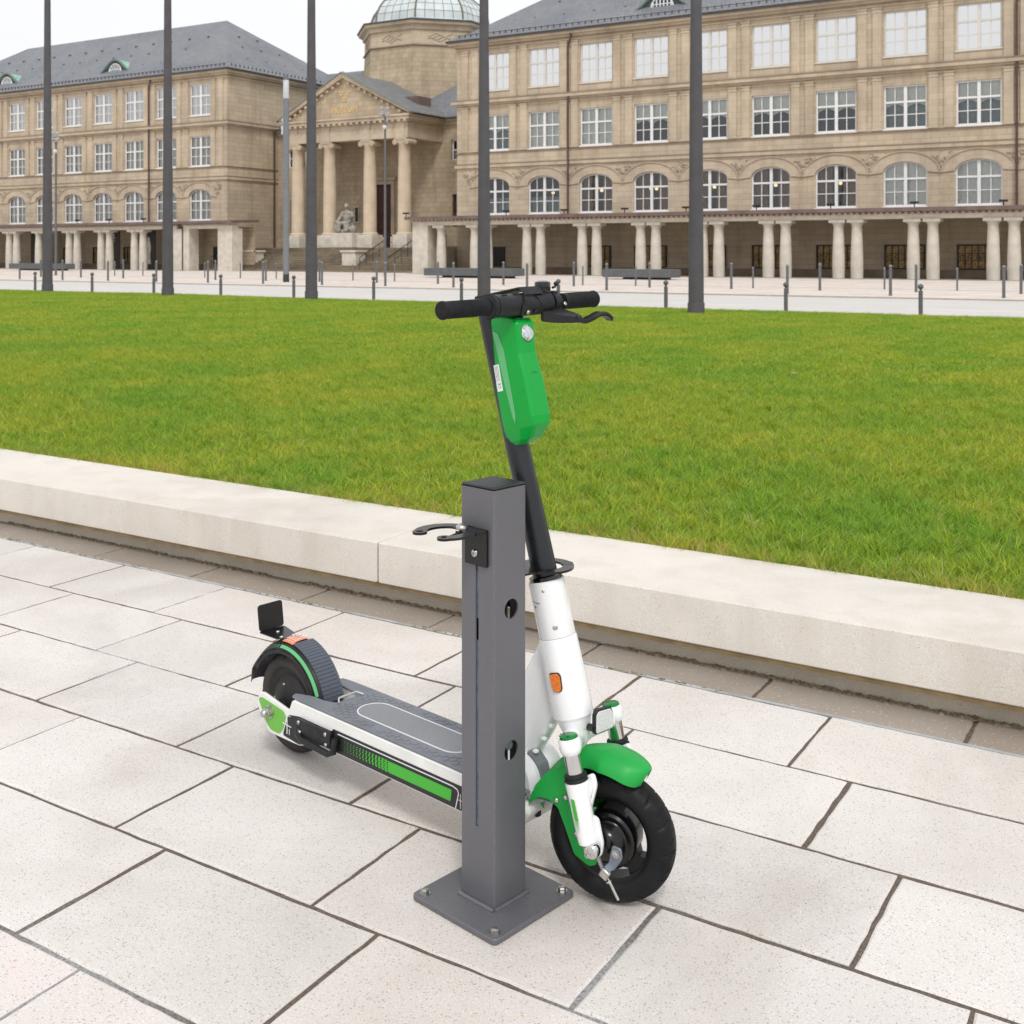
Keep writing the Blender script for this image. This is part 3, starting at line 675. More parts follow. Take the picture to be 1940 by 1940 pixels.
# porch columns, pedestals, capitals
ci = None
for x in (-58.46, -55.37, -51.63, -48.54):
    if ci is None:
        m = MB(); m.box(-.72, .72, -.72, .72, 1.67, 2.45, .02); m.box(-.66, .66, -.66, .66, 2.45, 2.6, .02)
        for s in (-.3, .3): m.box(s-.2, s+.2, -.745, -.72, 1.85, 2.3)
        ped = build('pedestal', m, M_pale, mus, loc=(0, 0, 0))
        m = MB(); pr = [(.6, 2.6), (.62, 2.68), (.56, 2.74), (.5, 2.8)]
        m.lathe(pr+[(.49, 3), (.485, 5), (.46, 7), (.42, 9.0), (.46, 9.05), (.46, 9.1)], 40)
        sh = build('porch_column', m, mat('porch_column_stone', 'cdbba3', .9, noise_scale=1.5, var=.12, bump=.2, bscale=30), mus, loc=(0, 0, 0), smooth=40)
        m = MB(); m.box(-.55, .55, -.5, .5, 9.3, 9.42, .01); m.box(-.45, .45, -.45, .45, 9.1, 9.3)
        for s in (-1, 1):
            m.lathe([(.0, -.5), (.19, -.5), (.19, .5), (0, .5)], 18, ((s*.52, 0, 9.16), (0, 1, 0)))
            m.lathe([(0, -.53), (.07, -.53), (.07, -.5)], 12, ((s*.52, 0, 9.16), (0, 1, 0)))
        m.box(-.38, .38, -.52, .52, 9.42, 10.6); 
        cp = build('capital', m, M_trim, sh, loc=(0, 0, 0)); ci = 1
    else:
        ped2 = ped.copy(); C.objects.link(ped2); ped2.location = (x+53.5, 66-FB, 0); o = copy_tree(sh, mus); o.location = (x+53.5, 66-FB, 0); continue
    ped.location = (x+53.5, 66-FB, 0); sh.location = (x+53.5, 66-FB, 0)
E0, E1 = -59.05, -47.95
m = MB(); m.box(E0, E1, 65.52, 66.48, 9.45, 10.15); m.box(E0+.03, E1-.03, 65.55, 66.45, 10.15, 10.6)
for xa, xb in ((E0, E0+.96), (E1-.96, E1)): m.box(xa, xb, 66.48, PB, 9.45, 10.15); m.box(xa+.03, xb-.03, 66.48, PB, 10.15, 10.6)
m.box(E0+.9, E1-.9, 66.4, PB, 10.3, 10.4)
build('entablature', m, M_trim, mus, smooth=0)
m = MB(); m.box(E0-.35, E1+.35, 65.17, PB, 10.72, 10.95); m.box(E0-.2, E1+.2, 65.35, PB, 10.6, 10.72); m.box(E0-.45, E1+.45, 65.07, PB, 10.95, 11.08); build('cornice', m, M_trim, mus, smooth=0)
m = MB()
for i in range(22): x = E0-.1+i*.53; m.box(x, x+.2, 65.14, 65.35, 10.56, 10.71)
AP = 14.05
for s in (-1, 1):
    for i in range(11):
        t = (i+.6)/11.5; x = -53.5+s*(5.9*(1-t)); z = 11.1+(AP-11.1)*t-.16; m.box(x-.1, x+.1, 65.2, 65.43, z-.12, z+.06)
build('modillion', m, M_trim, mus, smooth=0)
m = MB(); m.prism([(E0-.1, 11.06), (E1+.1, 11.06), (-53.5, AP+.06)], 65.42, 65.7, 'xz'); tp = build('tympanum', m, M_wall2, mus, smooth=0)
m = MB()
for s in (-1, 1):
    xa = -53.5+s*6.0; m.add([(xa, y, 11.08) for y in (65.1, 65.6)]+[(-53.5, y, AP-.05) for y in (65.1, 65.6)]+[(xa, y, 11.22) for y in (65.0, 65.6)]+[(-53.5, y, AP+.28) for y in (65.0, 65.6)],
        [(0,2,3,1),(4,5,7,6),(0,4,6,2),(1,3,7,5),(0,1,5,4)])
build('raking_cornice', m, M_trim, mus, smooth=0)
m = MB()
for s in (-1, 1):
    xa = -53.5+s*6.25; m.add([(xa, 64.95, 11.12), (-53.5, 64.95, AP+.3), (-53.5, 73.5, AP+.3), (xa, 73.5, 11.12), (xa, 64.95, 11.2), (-53.5, 64.95, AP+.38), (-53.5, 73.5, AP+.38), (xa, 73.5, 11.2)], [(0,1,2,3),(7,6,5,4),(0,4,5,1),(3,2,6,7),(0,3,7,4)])
    for k in range(9): yy = 65.2+k*.8; m.add([(xa, yy, 11.2), (-53.5, yy, AP+.38), (-53.5, yy+.05, AP+.38), (xa, yy+.05, 11.2), (xa, yy, 11.25), (-53.5, yy, AP+.43), (-53.5, yy+.05, AP+.43), (xa, yy+.05, 11.25)], [(4,5,6,7),(0,1,5,4),(3,7,6,2)])
build('porch_roof', m, M_leadgrey, mus, smooth=0)
m = MB(); m.box(-50.4, -49.0, 68.3, 69.9, 11.9, 12.75); build('roof_hatch', m, M_copper, mus, smooth=0)
# lettering and emblem on the gable
def text_mesh(txt, size, depth, parent, material, M, name='lettering', align='CENTER'):
    cu = bpy.data.curves.new('t', 'FONT'); cu.body = txt; cu.size = size; cu.extrude = depth; cu.align_x = align
    to = bpy.data.objects.new('t', cu); C.objects.link(to); dg = bpy.context.evaluated_depsgraph_get()
    me = bpy.data.meshes.new_from_object(to.evaluated_get(dg)); bpy.data.objects.remove(to)
    mb = MB(); mb.M = M; mb.add([tuple(v.co) for v in me.vertices], [tuple(p.vertices) for p in me.polygons])
    return build(name, mb, material, parent, smooth=0)
TX = Matrix(((1,0,0,0),(0,0,1,0),(0,1,0,0),(0,0,0,1)))   # text plane stood upright, read from the front
TX = Matrix.Rotation(R(90), 4, 'X')
text_mesh('MUSEUM', .62, .02, tp, M_gold, Matrix.Translation((-53.5, 65.40, 11.5)) @ TX)
m = MB()
for dx, dz in ((-.3, .18), (.3, .18), (0, -.28)):
    m.torus((-53.5+dx, 65.40, 12.75+dz), (0, 1, 0), .14, .035, 20, 8)
    for k in range(3): a = k*2.09+.5; m.sphere((-53.5+dx+.13*math.cos(a), 65.39, 12.75+dz+.13*math.sin(a)), .09, 8, (1, .3, 1))
build('emblem', m, M_gold, tp)
# centre roof and drum
m = MB(); zt = WT+.1; yr = 76.4; zr = 16.6
m.add([(XL1-.3, PB-.4, zt), (XR0+.3, PB-.4, zt), (XR0+.3, yr, zr), (XL1-.3, yr, zr), (XR0+.3, 83, zt), (XL1-.3, 83, zt)], [(0,1,2,3),(3,2,4,5),(0,3,5),(1,4,2),(0,5,4,1)])
build('roof', m, M_slate, mus, smooth=0)
m = MB(); m.box(XL1, XR0, PB-.5, PB-.36, zt-.05, zt+.07); build('gutter', m, M_gutter, mus, smooth=0)
DC = (-53.5, 76.06)
def octo(r_, z, a0=22.5): return [(DC[0]+r_*math.cos(R(a0+45*k)), DC[1]+r_*math.sin(R(a0+45*k)), z) for k in range(8)]
def octo_loft(levels):
    m = MB(); vs = []
    for r_, z in levels: vs += octo(r_, z)
    fs = [(i*8+k, i*8+(k+1) % 8, (i+1)*8+(k+1) % 8, (i+1)*8+k) for i in range(len(levels)-1) for k in range(8)]
    return m.add(vs, fs+[tuple(range((len(levels)-1)*8, len(levels)*8))])
build('drum', octo_loft([(5.6, 11), (5.55, 14.5), (5.44, 15.3), (5.36, 17.1)]), M_wall2, mus, smooth=0)
build('string_course', octo_loft([(5.36, 17.1), (5.5, 17.12), (5.5, 17.2), (5.36, 17.24)]), M_line, mus, smooth=0)
build('drum', octo_loft([(5.36, 17.24), (5.34, 18.3)]), M_trim, mus, smooth=0)
build('cornice', octo_loft([(5.34, 18.3), (5.5, 18.35), (5.55, 18.6), (5.85, 18.75), (5.9, 18.95), (5.2, 19.05)]), M_trim, mus, smooth=0)
build('gutter', octo_loft([(5.9, 18.95), (6.0, 18.96), (6.0, 19.08), (4.9, 19.16)]), M_gutter, mus, smooth=0)
m = MB()
for k in range(8):
    a = R(45*k); u = Vector((-math.sin(a), math.cos(a), 0)); nrm = Vector((math.cos(a), math.sin(a), 0)); c0 = Vector((DC[0], DC[1], 17.78))+nrm*(5.34*math.cos(R(22.5))+.02)
    for w in range(4):
        pts = [c0+u*(-1.0+.18*i)+Vector((0, 0, .12*math.sin(i*.9+w*1.4)+.12*(w-1.5))) for i in range(11+(w % 2))]
        m.tube(pts, [.02]+[.045]*(len(pts)-2)+[.02], 6)
build('carved_relief', m, M_relief, mus)
dome = []
for i in range(9):
    t = i/8*math.pi/2; dome.append((4.85*math.cos(t)**.9+.02, 19.16+.2+3.1*math.sin(t)))
M_domeg = mat('pale_dome_glass', 'c6cfd0', .3, noise_scale=1.2, var=.12, coat=.3)
dm = build('dome', octo_loft([(4.95, 19.12), (4.95, 19.3)]+dome), M_domeg, mus, smooth=0)
m = MB(); M_rib = mat('dome_rib', '6d665a', .6, noise_scale=3)
for k in range(8):
    m.tube([(DC[0]+(r_+.03)*math.cos(R(22.5+45*k)), DC[1]+(r_+.03)*math.sin(R(22.5+45*k)), z) for r_, z in dome[:-1]], .07, 6)
    for q in range(1, 5):
        pts = []
        for r_, z in dome[:-1]:
            p0 = Vector((DC[0]+r_*math.cos(R(22.5+45*k)), DC[1]+r_*math.sin(R(22.5+45*k)), z)); p1 = Vector((DC[0]+r_*math.cos(R(67.5+45*k)), DC[1]+r_*math.sin(R(67.5+45*k)), z)); pts.append(p0.lerp(p1, q/5))
        m.tube(pts, .022, 4)
for r_, z in dome[1:6]:
    o8 = octo(r_+.01, z); m.tube(o8+[o8[0]], .015, 4)
build('dome_rib', m, M_rib, dm)

# seated stone figure before the porch door
st = thing('statue', 'weathered seated stone figure on a pale pedestal before the porch door', 'statue', (-53.3, 65.4, 1.67))
m = MB(); m.box(-54.3, -52.3, 64.75, 66.2, 1.672, 2.75, .04); m.box(-55.6, -54.32, 65.2, 66.1, 1.672, 2.5, .03); m.box(-52.28, -51.6, 65.2, 66.1, 1.672, 2.5, .03); build('pedestal', m, M_pale, st)
m = MB(); T = Matrix.Translation((-53.3, 65.4, 2.72)); m.M = T
m.sphere((0, .1, .12), .75, 16, (1.05, .7, .35)); m.sphere((0, .15, .55), .5, 16, (1, .7, .9)); m.sphere((0, .15, 1.15), .38, 16, (1, .75, 1.25)); m.sphere((0, .1, 1.5), .36, 14, (1.15, .7, .5))
m.sphere((.02, 0, 1.98), .19, 16, (.9, 1, 1.15)); m.tube([(0, .08, 1.5), (.01, .03, 1.95)], .1, 10)
for s in (-1, 1):
    m.tube([(s*.2, .1, .6), (s*.32, -.45, .72), (s*.36, -.5, .1)], [.26, .22, .16], 12)
m.tube([(.38, .1, 1.55), (.62, -.1, 1.2), (.45, -.4, 1.05), (.75, -.45, 1.3)], [.14, .12, .1, .07], 10)
m.tube([(-.38, .1, 1.55), (-.6, -.05, 1.1), (-.72, -.3, .7)], [.14, .12, .1], 10)
m.sphere((-.72, -.1, .35), .3, 12, (1, .9, 1.3)); m.sphere((-.8, -.15, .85), .15, 10); m.sphere((.7, -.15, .3), .3, 12, (.9, .9, 1)); 
fig = build('figure', m, mat('lichen_stone', '9b958b', .95, noise_scale=5, var=.25), st, smooth=60)
rm = fig.modifiers.new('fuse', 'REMESH'); rm.mode = 'VOXEL'; rm.voxel_size = .05; rm.use_smooth_shade = True
tx = bpy.data.textures.new('folds', 'CLOUDS'); tx.noise_scale = .18; dp = fig.modifiers.new('folds', 'DISPLACE'); dp.texture = tx; dp.strength = .12; dp.mid_level = .5

# exhibition posters standing between arcade columns
def poster(x, w, lab, figure):
    t = thing('poster', lab, 'poster', (x, 61.2, .1), 0, 'posters under the left arcade')
    m = MB(); m.box(x-w/2, x+w/2, 61.17, 61.23, .1, 3.0, .01); build('panel', m, mat('poster_dark', '3b3734', .7, noise_scale=2, var=.08), t)
    if figure:
        q = MB(); q.M = Matrix.Translation((x, 61.163, 0)); q.sphere((0, 0, 2.35), .14, 12, (1, .03, 1.2)); q.tube([(0, 0, 2.2), (.02, 0, 1.7), (-.03, 0, 1.1), (0, 0, .45)], [.16, .24, .2, .26], 10); q.v = [Vector((v.x, 61.163+(v.y-61.163)*.02, v.z)) for v in q.v]
        build('printed_figure', q, mat('poster_figure_'+str(figure), 'd8cdbf' if figure == 1 else 'b99a86', .7, noise_scale=9, var=.35), t)
    else:
        for z, c_, n in ((2.62, 'e8e6e2', 1), (2.36, 'c9a45a', 2), (.5, 'e8e6e2', 3)):
            q = MB()
            for r_ in range(2):
                xx = x-w/2+.15
                for k in range(9): 
                    l = rnd.uniform(.05, .11); q.box(xx, xx+l, 61.155, 61.168, z-r_*.2, z-r_*.2+.13); xx += l+.03
            build('print', q, mat('print_'+c_, c_, .7), t)
poster(-72.9-.35, 1.6, 'dark exhibition poster with white and gold lines of print under the left arcade', 0)
poster(-69.2, 1.5, 'dark exhibition poster with one pale standing figure, beside a thick lamp pole', 1)
poster(-83.1+.6, 1.5, 'dark exhibition poster with a reddish robed figure, at the left end of the arcade', 2)
# ---------------------------------------------------------------- ground
GA = R(-0.97); CG, SG = math.cos(GA), math.sin(GA)
def G(x, y, z=0): return (x*CG-y*SG, x*SG+y*CG, z)          # the near square is turned one degree against the museum
GM = Matrix.Rotation(GA, 4, 'Z')
m = MB(); m.box(-400, 400, -200, 500, -.4, -.03); struct('ground', m, mat('ground_far', 'b9b4ad', .9, noise_scale=.2, var=.1), smooth=0)
M_pav = paver_mat('granite_paving', 'dad5d1', .5)
M_plaza = paver_mat('plaza_stone', 'ddd3cb', .8, 3, attr=False)
# bedding and joint sand of the near square
m = MB(); m.M = GM; m.box(-14, 8, -3, 3.431, -.06, -.0042); m.box(-14, 8, 3.431, 3.66, -.06, -.0095)
def joint_mat():
    jm = bpy.data.materials.new('joint_sand'); jm.use_nodes = True; t = jm.node_tree; p = t.nodes['Principled BSDF']; L = t.links.new
    g = t.nodes.new('ShaderNodeNewGeometry'); n = t.nodes.new('ShaderNodeTexNoise'); n.inputs['Scale'].default_value = 1.3; n.inputs['Detail'].default_value = 3; L(g.outputs['Position'], n.inputs[0])
    r = t.nodes.new('ShaderNodeValToRGB'); e = r.color_ramp.elements; e[0].position = .56; e[0].color = lin('6b5f55'); e[1].position = .64; e[1].color = lin('9b9c9d'); L(n.outputs[0], r.inputs[0])
    n2 = t.nodes.new('ShaderNodeTexNoise'); n2.inputs['Scale'].default_value = 160; n2.inputs['Detail'].default_value = 4; L(g.outputs['Position'], n2.inputs[0])
    r2 = t.nodes.new('ShaderNodeValToRGB'); r2.color_ramp.elements[0].color = (.55, .53, .5, 1); r2.color_ramp.elements[1].color = (1.2, 1.2, 1.2, 1); r2.color_ramp.elements[0].position = .3; r2.color_ramp.elements[1].position = .7; L(n2.outputs[0], r2.inputs[0])
    x = t.nodes.new('ShaderNodeMixRGB'); x.blend_type = 'MULTIPLY'; x.inputs[0].default_value = 1; L(r.outputs[0], x.inputs[1]); L(r2.outputs[0], x.inputs[2]); L(x.outputs[0], p.inputs['Base Color'])
    b = t.nodes.new('ShaderNodeBump'); b.inputs['Strength'].default_value = .8; b.inputs['Distance'].default_value = .004; L(n2.outputs[0], b.inputs['Height']); L(b.outputs[0], p.inputs['Normal']); p.inputs['Roughness'].default_value = .95
    return jm
struct('joint_bed', m, joint_mat(), smooth=0)
# the slabs: thirds bond, 63 x 39.5 cm
m = MB(); m.M = GM; PA, PB_ = .63, .395; offs = [.246, .414, .006, .23, .416, -.004]
def slab(mm, x0, x1, y0, y1, c=.0035, zt=0.0):
    j = .0056
    mm.ct = tuple([1+rnd.uniform(-.07, .035)]*3) if rnd.random() < .7 else (1+rnd.uniform(-.01, .01), 1+rnd.uniform(-.025, -.01), 1+rnd.uniform(-.03, -.015))
    dz = rnd.uniform(-.0012, .0012)
    x0 += j*rnd.uniform(.6, 1.4); x1 -= j*rnd.uniform(.6, 1.4); y0 += j*rnd.uniform(.7, 1.3); y1 -= j*rnd.uniform(.7, 1.3)
    # slightly wavering arrises
    top = []; n = 14; m_ = 9
    def e(i, k, a, b): return a+(b-a)*i/k
    ring = [(e(i, n, x0, x1), y0+rnd.uniform(-.0019, .0019)) for i in range(n)]+[(x1+rnd.uniform(-.0019, .0019), e(i, m_, y0, y1)) for i in range(m_)]+\
           [(e(i, n, x1, x0), y1+rnd.uniform(-.0019, .0019)) for i in range(n)]+[(x0+rnd.uniform(-.0019, .0019), e(i, m_, y1, y0)) for i in range(m_)]
    k = len(ring); cx_, cy_ = (x0+x1)/2, (y0+y1)/2
    inn = [(x+(cx_-x)*c*1.6/abs(x1-x0)*2, y+(cy_-y)*c*1.6/abs(y1-y0)*2) for x, y in ring]
    vs = [(x, y, -.02) for x, y in ring]+[(x, y, -.0035+dz+zt) for x, y in ring]+[(x, y, dz+zt) for x, y in inn]
    mm.add(vs, [(r_*k+i, r_*k+(i+1) % k, (r_+1)*k+(i+1) % k, (r_+1)*k+i) for r_ in range(2) for i in range(k)]+[tuple(range(2*k, 3*k))])
for r_ in range(0, 15):
    y1 = 3.43-r_*PB_; y0 = y1-PB_; o = offs[r_ % 6]
    for k in range(-20, 12):
        x0 = o+k*PA
        if x0 < -13 or x0 > 6: continue
        slab(m, x0, x0+PA, y0, y1)
struct('paving', m, M_pav, tone=True, fix=False, smooth=0)
# gutter course under the bench, with a thin mortar line in front
m = MB(); m.M = GM
for k in range(-16, 14): slab(m, -5.05+.63*(k+0), -5.05+.63*(k+1), 3.445, 3.675, zt=-.004)
struct('gutter_course', m, paver_mat('gutter_stone_shade_dirt', 'a1978c', .3), tone=True, fix=False, smooth=0)  # base tone darkened for the bench's shade and soil dirt
# soil and moss line at the foot of the bench plinth and along the gutter
def crumbs(name, y, w, n, cols, zmax, x0=-13, x1=5):
    m = MB(); m.M = GM
    for i in range(n):
        x = rnd.uniform(x0, x1); 
        if noise.noise(Vector((x*1.7, y*3, 0))) < -.12: continue
        s = rnd.uniform(.003, .011); yy = y+rnd.gauss(0, w); m.sphere((x, yy, -.004), s, 5, (rnd.uniform(1, 2.4), rnd.uniform(.7, 1.3), min(1, zmax/s)))
    return build(name, m, cols, fix=False, smooth=60)
M_soil = mat('soil', '8a7c68', .95, noise_scale=60, var=.4)
tag(crumbs('soil', 3.645, .010, 3600, M_soil, .009), 'brown soil and grit crumbs along the foot of the bench', 'soil', kind='stuff')
tag(crumbs('moss', 3.437, .005, 1500, mat('moss', '77735c', .95, noise_scale=40, var=.5), .006), 'mossy grit in the joint before the gutter course', 'moss', kind='stuff')
m = MB(); m.M = GM; m.box(-14, 8, 3.4305, 3.4435, -.02, -.0015); struct('mortar_line', m, mat('mortar', 'a9adb0', .9, noise_scale=9, var=.3, bump=.5, bscale=90), smooth=0)
# bench: cantilevered pale slabs on a recessed plinth
bn = thing('stone_bench', 'long low bench of pale cast stone slabs edging the lawn', 'bench', G(-2.86, 3.574, 0), GA)
M_bench = paver_mat('bench_stone', 'dbd5cd', .07, attr=False)
M_benchp = paver_mat('plinth_stone', 'cdc5b6', .15, attr=False)
m = MB(); m.M = GM; m.box(-16, 8, 3.655, 4.05, -.02, .066, 0); build('plinth', m, M_benchp, bn, smooth=0)
m = MB(); m.M = GM; m.box(-16, 8, 3.580, 4.06, .066, .0815, 0); build('underside_shade_strip', m, mat('underside_shade', '7d6a4c', .9, noise_scale=20, var=.25), bn, smooth=0)  # brown strip colours in the shadowed underside of the slabs
for a, b in ((-15.86, -12.868), (-12.86, -9.538), (-9.53, -6.204), (-6.196, -2.862), (-2.854, .476), (.484, 3.8), (3.808, 7.1)):
    m = MB(); m.M = GM; m.box(a, b, 3.574, 4.12, .082, .242, .004); build('bench_slab', m, M_bench, bn, smooth=20)
# beyond the lawn: roadway, kerbs, plaza
m = MB(); m.box(-150, 90, 21.9, 35.3, -.03, -.012); struct('road', m, mat('road_pale', 'c9c5c1', .9, noise_scale=.7, var=.05, bump=.2, bscale=60), smooth=0)
m = MB(); m.box(-150, 90, 35.3, 35.48, -.03, .03, .01); struct('kerb', m, mat('kerb_stone', 'a39a90', .9, noise_scale=3, var=.15), smooth=0)
m = MB(); m.box(-150, 90, 35.48, 43.4, -.03, .014); struct('pavement', m, M_plaza, smooth=0)
m = MB(); m.box(-150, 90, 43.4, 43.6, -.03, .02); struct('drain_line', m, MATS['kerb_stone'], smooth=0)
m = MB(); m.box(-150, 90, 43.6, 61.2, -.03, .012); struct('plaza', m, M_plaza, smooth=0)
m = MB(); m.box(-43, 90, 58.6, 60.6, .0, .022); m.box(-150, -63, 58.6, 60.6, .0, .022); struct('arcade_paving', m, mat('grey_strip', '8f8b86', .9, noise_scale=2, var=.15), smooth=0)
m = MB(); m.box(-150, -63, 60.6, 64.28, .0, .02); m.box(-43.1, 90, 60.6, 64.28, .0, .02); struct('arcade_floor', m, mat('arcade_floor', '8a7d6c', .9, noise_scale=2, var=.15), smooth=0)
m = MB()
for y in (38.3, 41.9, 46.5, 50.2, 54.0): m.box(-150, 90, y, y+.05, .0, .0165)
struct('plaza_joint', m, mat('plaza_joint', 'b5a9a0', .9), smooth=0)
m = MB()
for k in range(-24, 8): m.box(k*6.2, k*6.2+3.1, 29.0, 29.12, -.012, -.008)
struct('lane_marking', m, mat('road_paint', 'dedcd8', .8, noise_scale=4, var=.05), smooth=0)

# ---------------------------------------------------------------- lawn
LY0, LY1 = 4.12, 21.75
def lawn_z(x, y):
    t = (y-LY0)/(LY1-LY0)
    z = .215+.03*math.sin(t*math.pi)+.02*noise.noise(Vector((x*.12, y*.12, 3)))+.012*noise.noise(Vector((x*.6, y*.6, 9)))
    if t > .965: z -= (t-.965)*2.2
    return z
m = MB(); nx, ny = 130, 56; X0, X1 = -62, 12
vs = [G(X0+(X1-X0)*i/nx, 0)[:1] for i in range(1)]
vs = []; 
for j in range(ny+1):
    for i in range(nx+1):
        x = X0+(X1-X0)*i/nx; y = LY0+(22.6-LY0)*j/ny; g = G(x, y); vs.append((g[0], g[1]+(0 if j else 0), lawn_z(x, y)))
m.add(vs, [(j*(nx+1)+i, j*(nx+1)+i+1, (j+1)*(nx+1)+i+1, (j+1)*(nx+1)+i) for j in range(ny) for i in range(nx)])
struct('lawn_soil', m, mat('lawn_soil', (.16, .19, .035), .95, noise_scale=6, var=.35), fix=False)
def grass_mat():
    gm = bpy.data.materials.new('grass_blade'); gm.use_nodes = True; t = gm.node_tree; t.nodes.clear(); L = t.links.new
    o = t.nodes.new('ShaderNodeOutputMaterial'); p = t.nodes.new('ShaderNodeBsdfPrincipled'); tr = t.nodes.new('ShaderNodeBsdfTranslucent'); x = t.nodes.new('ShaderNodeMixShader'); x.inputs[0].default_value = .35
    p.inputs['Roughness'].default_value = .5; p.inputs['Specular IOR Level'].default_value = .35
    at = t.nodes.new('ShaderNodeAttribute'); at.attribute_name = 'tone'
    g = t.nodes.new('ShaderNodeNewGeometry')
    n = t.nodes.new('ShaderNodeTexNoise'); n.inputs['Scale'].default_value = .9; n.inputs['Detail'].default_value = 6; n.inputs['Roughness'].default_value = .7; L(g.outputs['Position'], n.inputs[0])
    r = t.nodes.new('ShaderNodeValToRGB'); e = r.color_ramp.elements; e[0].position = .38; e[0].color = (.70, .90, .85, 1); e[1].position = .64; e[1].color = (1.25, 1.05, 1.15, 1); L(n.outputs[0], r.inputs[0])
    mm = t.nodes.new('ShaderNodeMixRGB'); mm.blend_type = 'MULTIPLY'; mm.inputs[0].default_value = 1; L(at.outputs['Color'], mm.inputs[1]); L(r.outputs[0], mm.inputs[2])
    L(mm.outputs[0], p.inputs['Base Color']); L(mm.outputs[0], tr.inputs[0]); L(p.outputs[0], x.inputs[1]); L(tr.outputs[0], x.inputs[2]); L(x.outputs[0], o.inputs[0]); return gm
M_grass = grass_mat()
def patch(name, n, size, w, hmin, hmax, segs, seed, ntuft):
    """a square of turf: blades fan out of small tufts, some fresh, some straw coloured"""
    r_ = random.Random(seed); vs = []; fs = []; tones = []
    tufts = [(r_.uniform(-size/2, size/2), r_.uniform(-size/2, size/2), r_.uniform(.6, 1.6), r_.random(), r_.uniform(0, 6.283)) for _ in range(ntuft)]
    for i in range(n):
        if r_.random() < .55:
            tx_, ty_, th_, tc_, ta_ = tufts[r_.randrange(ntuft)]; rr = abs(r_.gauss(0, .016)); aa = r_.uniform(0, 6.283)
            x, y = tx_+rr*math.cos(aa), ty_+rr*math.sin(aa); h = r_.uniform(hmin, hmax)*th_*1.2; la = aa+r_.gauss(0, .5) if r_.random() < .6 else ta_+r_.gauss(0, .4); lean = h*r_.uniform(.25, 1.25)
        else:
            x, y = r_.uniform(-size/2, size/2), r_.uniform(-size/2, size/2); tc_ = r_.random(); h = r_.uniform(hmin, hmax); la = r_.uniform(0, 6.283); lean = h*r_.uniform(.2, 1.1)
        a = la+math.pi/2+r_.gauss(0, .6); ww = w*r_.uniform(.6, 1.3)
        dx, dy = math.cos(a)*ww/2, math.sin(a)*ww/2; lx, ly = math.cos(la)*lean, math.sin(la)*lean
        u = .55*r_.random()+.45*tc_
        if u < .15: c = (.66, .54, .24); h *= .85
        elif u < .32: c = (.54, .54, .055)
        elif u < .68: c = (.34, .48, .03)
        else: c = (.18, .33, .025)
        f = r_.uniform(.75, 1.25); c = tuple(q*f for q in c)
        o = len(vs)
        for s_ in range(segs):
            t = s_/segs; k = t*t; wd = 1-.45*t; zz = h*t*(1-.25*t)
            vs += [(x+lx*k-dx*wd, y+ly*k-dy*wd, zz-.006), (x+lx*k+dx*wd, y+ly*k+dy*wd, zz-.006)]
        vs.append((x+lx, y+ly, h*.72))
        for s_ in range(segs-1): fs.append((o+2*s_, o+2*s_+1, o+2*s_+3, o+2*s_+2)); tones.append(c)
        fs.append((o+2*segs-2, o+2*segs-1, o+2*segs)); tones.append(c)
    me = bpy.data.meshes.new(name); me.from_pydata(vs, [], fs); at = me.color_attributes.new('tone', 'FLOAT_COLOR', 'CORNER'); buf = []
    for f, c in zip(fs, tones):
        for _ in f: buf += [c[0], c[1], c[2], 1]
    at.data.foreach_set('color', buf); me.materials.append(M_grass)
    return bpy.data.objects.new(name, me)          # only a source shape for the lawn, never linked on its own
near_src = [patch('tuft_near', 4800, .5, .0030, .020, .062, 3, 11+k, 130) for k in range(3)]
dry_src = [patch('tuft_dry', 900, .5, .0032, .02, .06, 3, 77, 60)]
for _v in dry_src[0].data.vertices: _v.co.y *= .28
for _i, _c in enumerate(dry_src[0].data.color_attributes['tone'].data):
    q = _c.color; k = .55; _c.color = (q[0]*(1-k)+.55*k, q[1]*(1-k)+.43*k, q[2]*(1-k)+.16*k, 1)
far_src = [patch('tuft_far', 4200, 1.0, .0055, .02, .055, 2, 31+k, 300) for k in range(2)]
def seen(x, y, mg):
    X = math.cos(R(31))*x+math.sin(R(31))*y; D = -math.sin(R(31))*x+math.cos(R(31))*y
    return D > 1 and abs(X/D) < .445+mg/D
def scatter(name, pts, src):
    me = bpy.data.meshes.new(name); me.from_pydata([p[0] for p in pts], [], [])
    a = me.attributes.new('turn', 'FLOAT_VECTOR', 'POINT'); a.data.foreach_set('vector', [q for p in pts for q in (0, 0, p[1])])
    o = bpy.data.objects.new(name, me); C.objects.link(o)
    ng = bpy.data.node_groups.new(name+'_nodes', 'GeometryNodeTree'); ng.interface.new_socket('Geometry', in_out='INPUT', socket_type='NodeSocketGeometry'); ng.interface.new_socket('Geometry', in_out='OUTPUT', socket_type='NodeSocketGeometry')
    gi = ng.nodes.new('NodeGroupInput'); go = ng.nodes.new('NodeGroupOutput'); ip = ng.nodes.new('GeometryNodeInstanceOnPoints'); na = ng.nodes.new('GeometryNodeInputNamedAttribute'); na.data_type = 'FLOAT_VECTOR'; na.inputs[0].default_value = 'turn'
    oi = ng.nodes.new('GeometryNodeObjectInfo'); oi.inputs[0].default_value = src; oi.inputs['As Instance'].default_value = True
    mp_ = ng.nodes.new('GeometryNodeMeshToPoints')
    ng.links.new(gi.outputs[0], mp_.inputs[0]); ng.links.new(mp_.outputs[0], ip.inputs[0]); ng.links.new(oi.outputs['Geometry'], ip.inputs['Instance'])
    try: ng.links.new(na.outputs[0], ip.inputs['Rotation'])
    except Exception: pass
    ng.links.new(ip.outputs[0], go.inputs[0])
    md = o.modifiers.new('blades', 'NODES'); md.node_group = ng
    return o
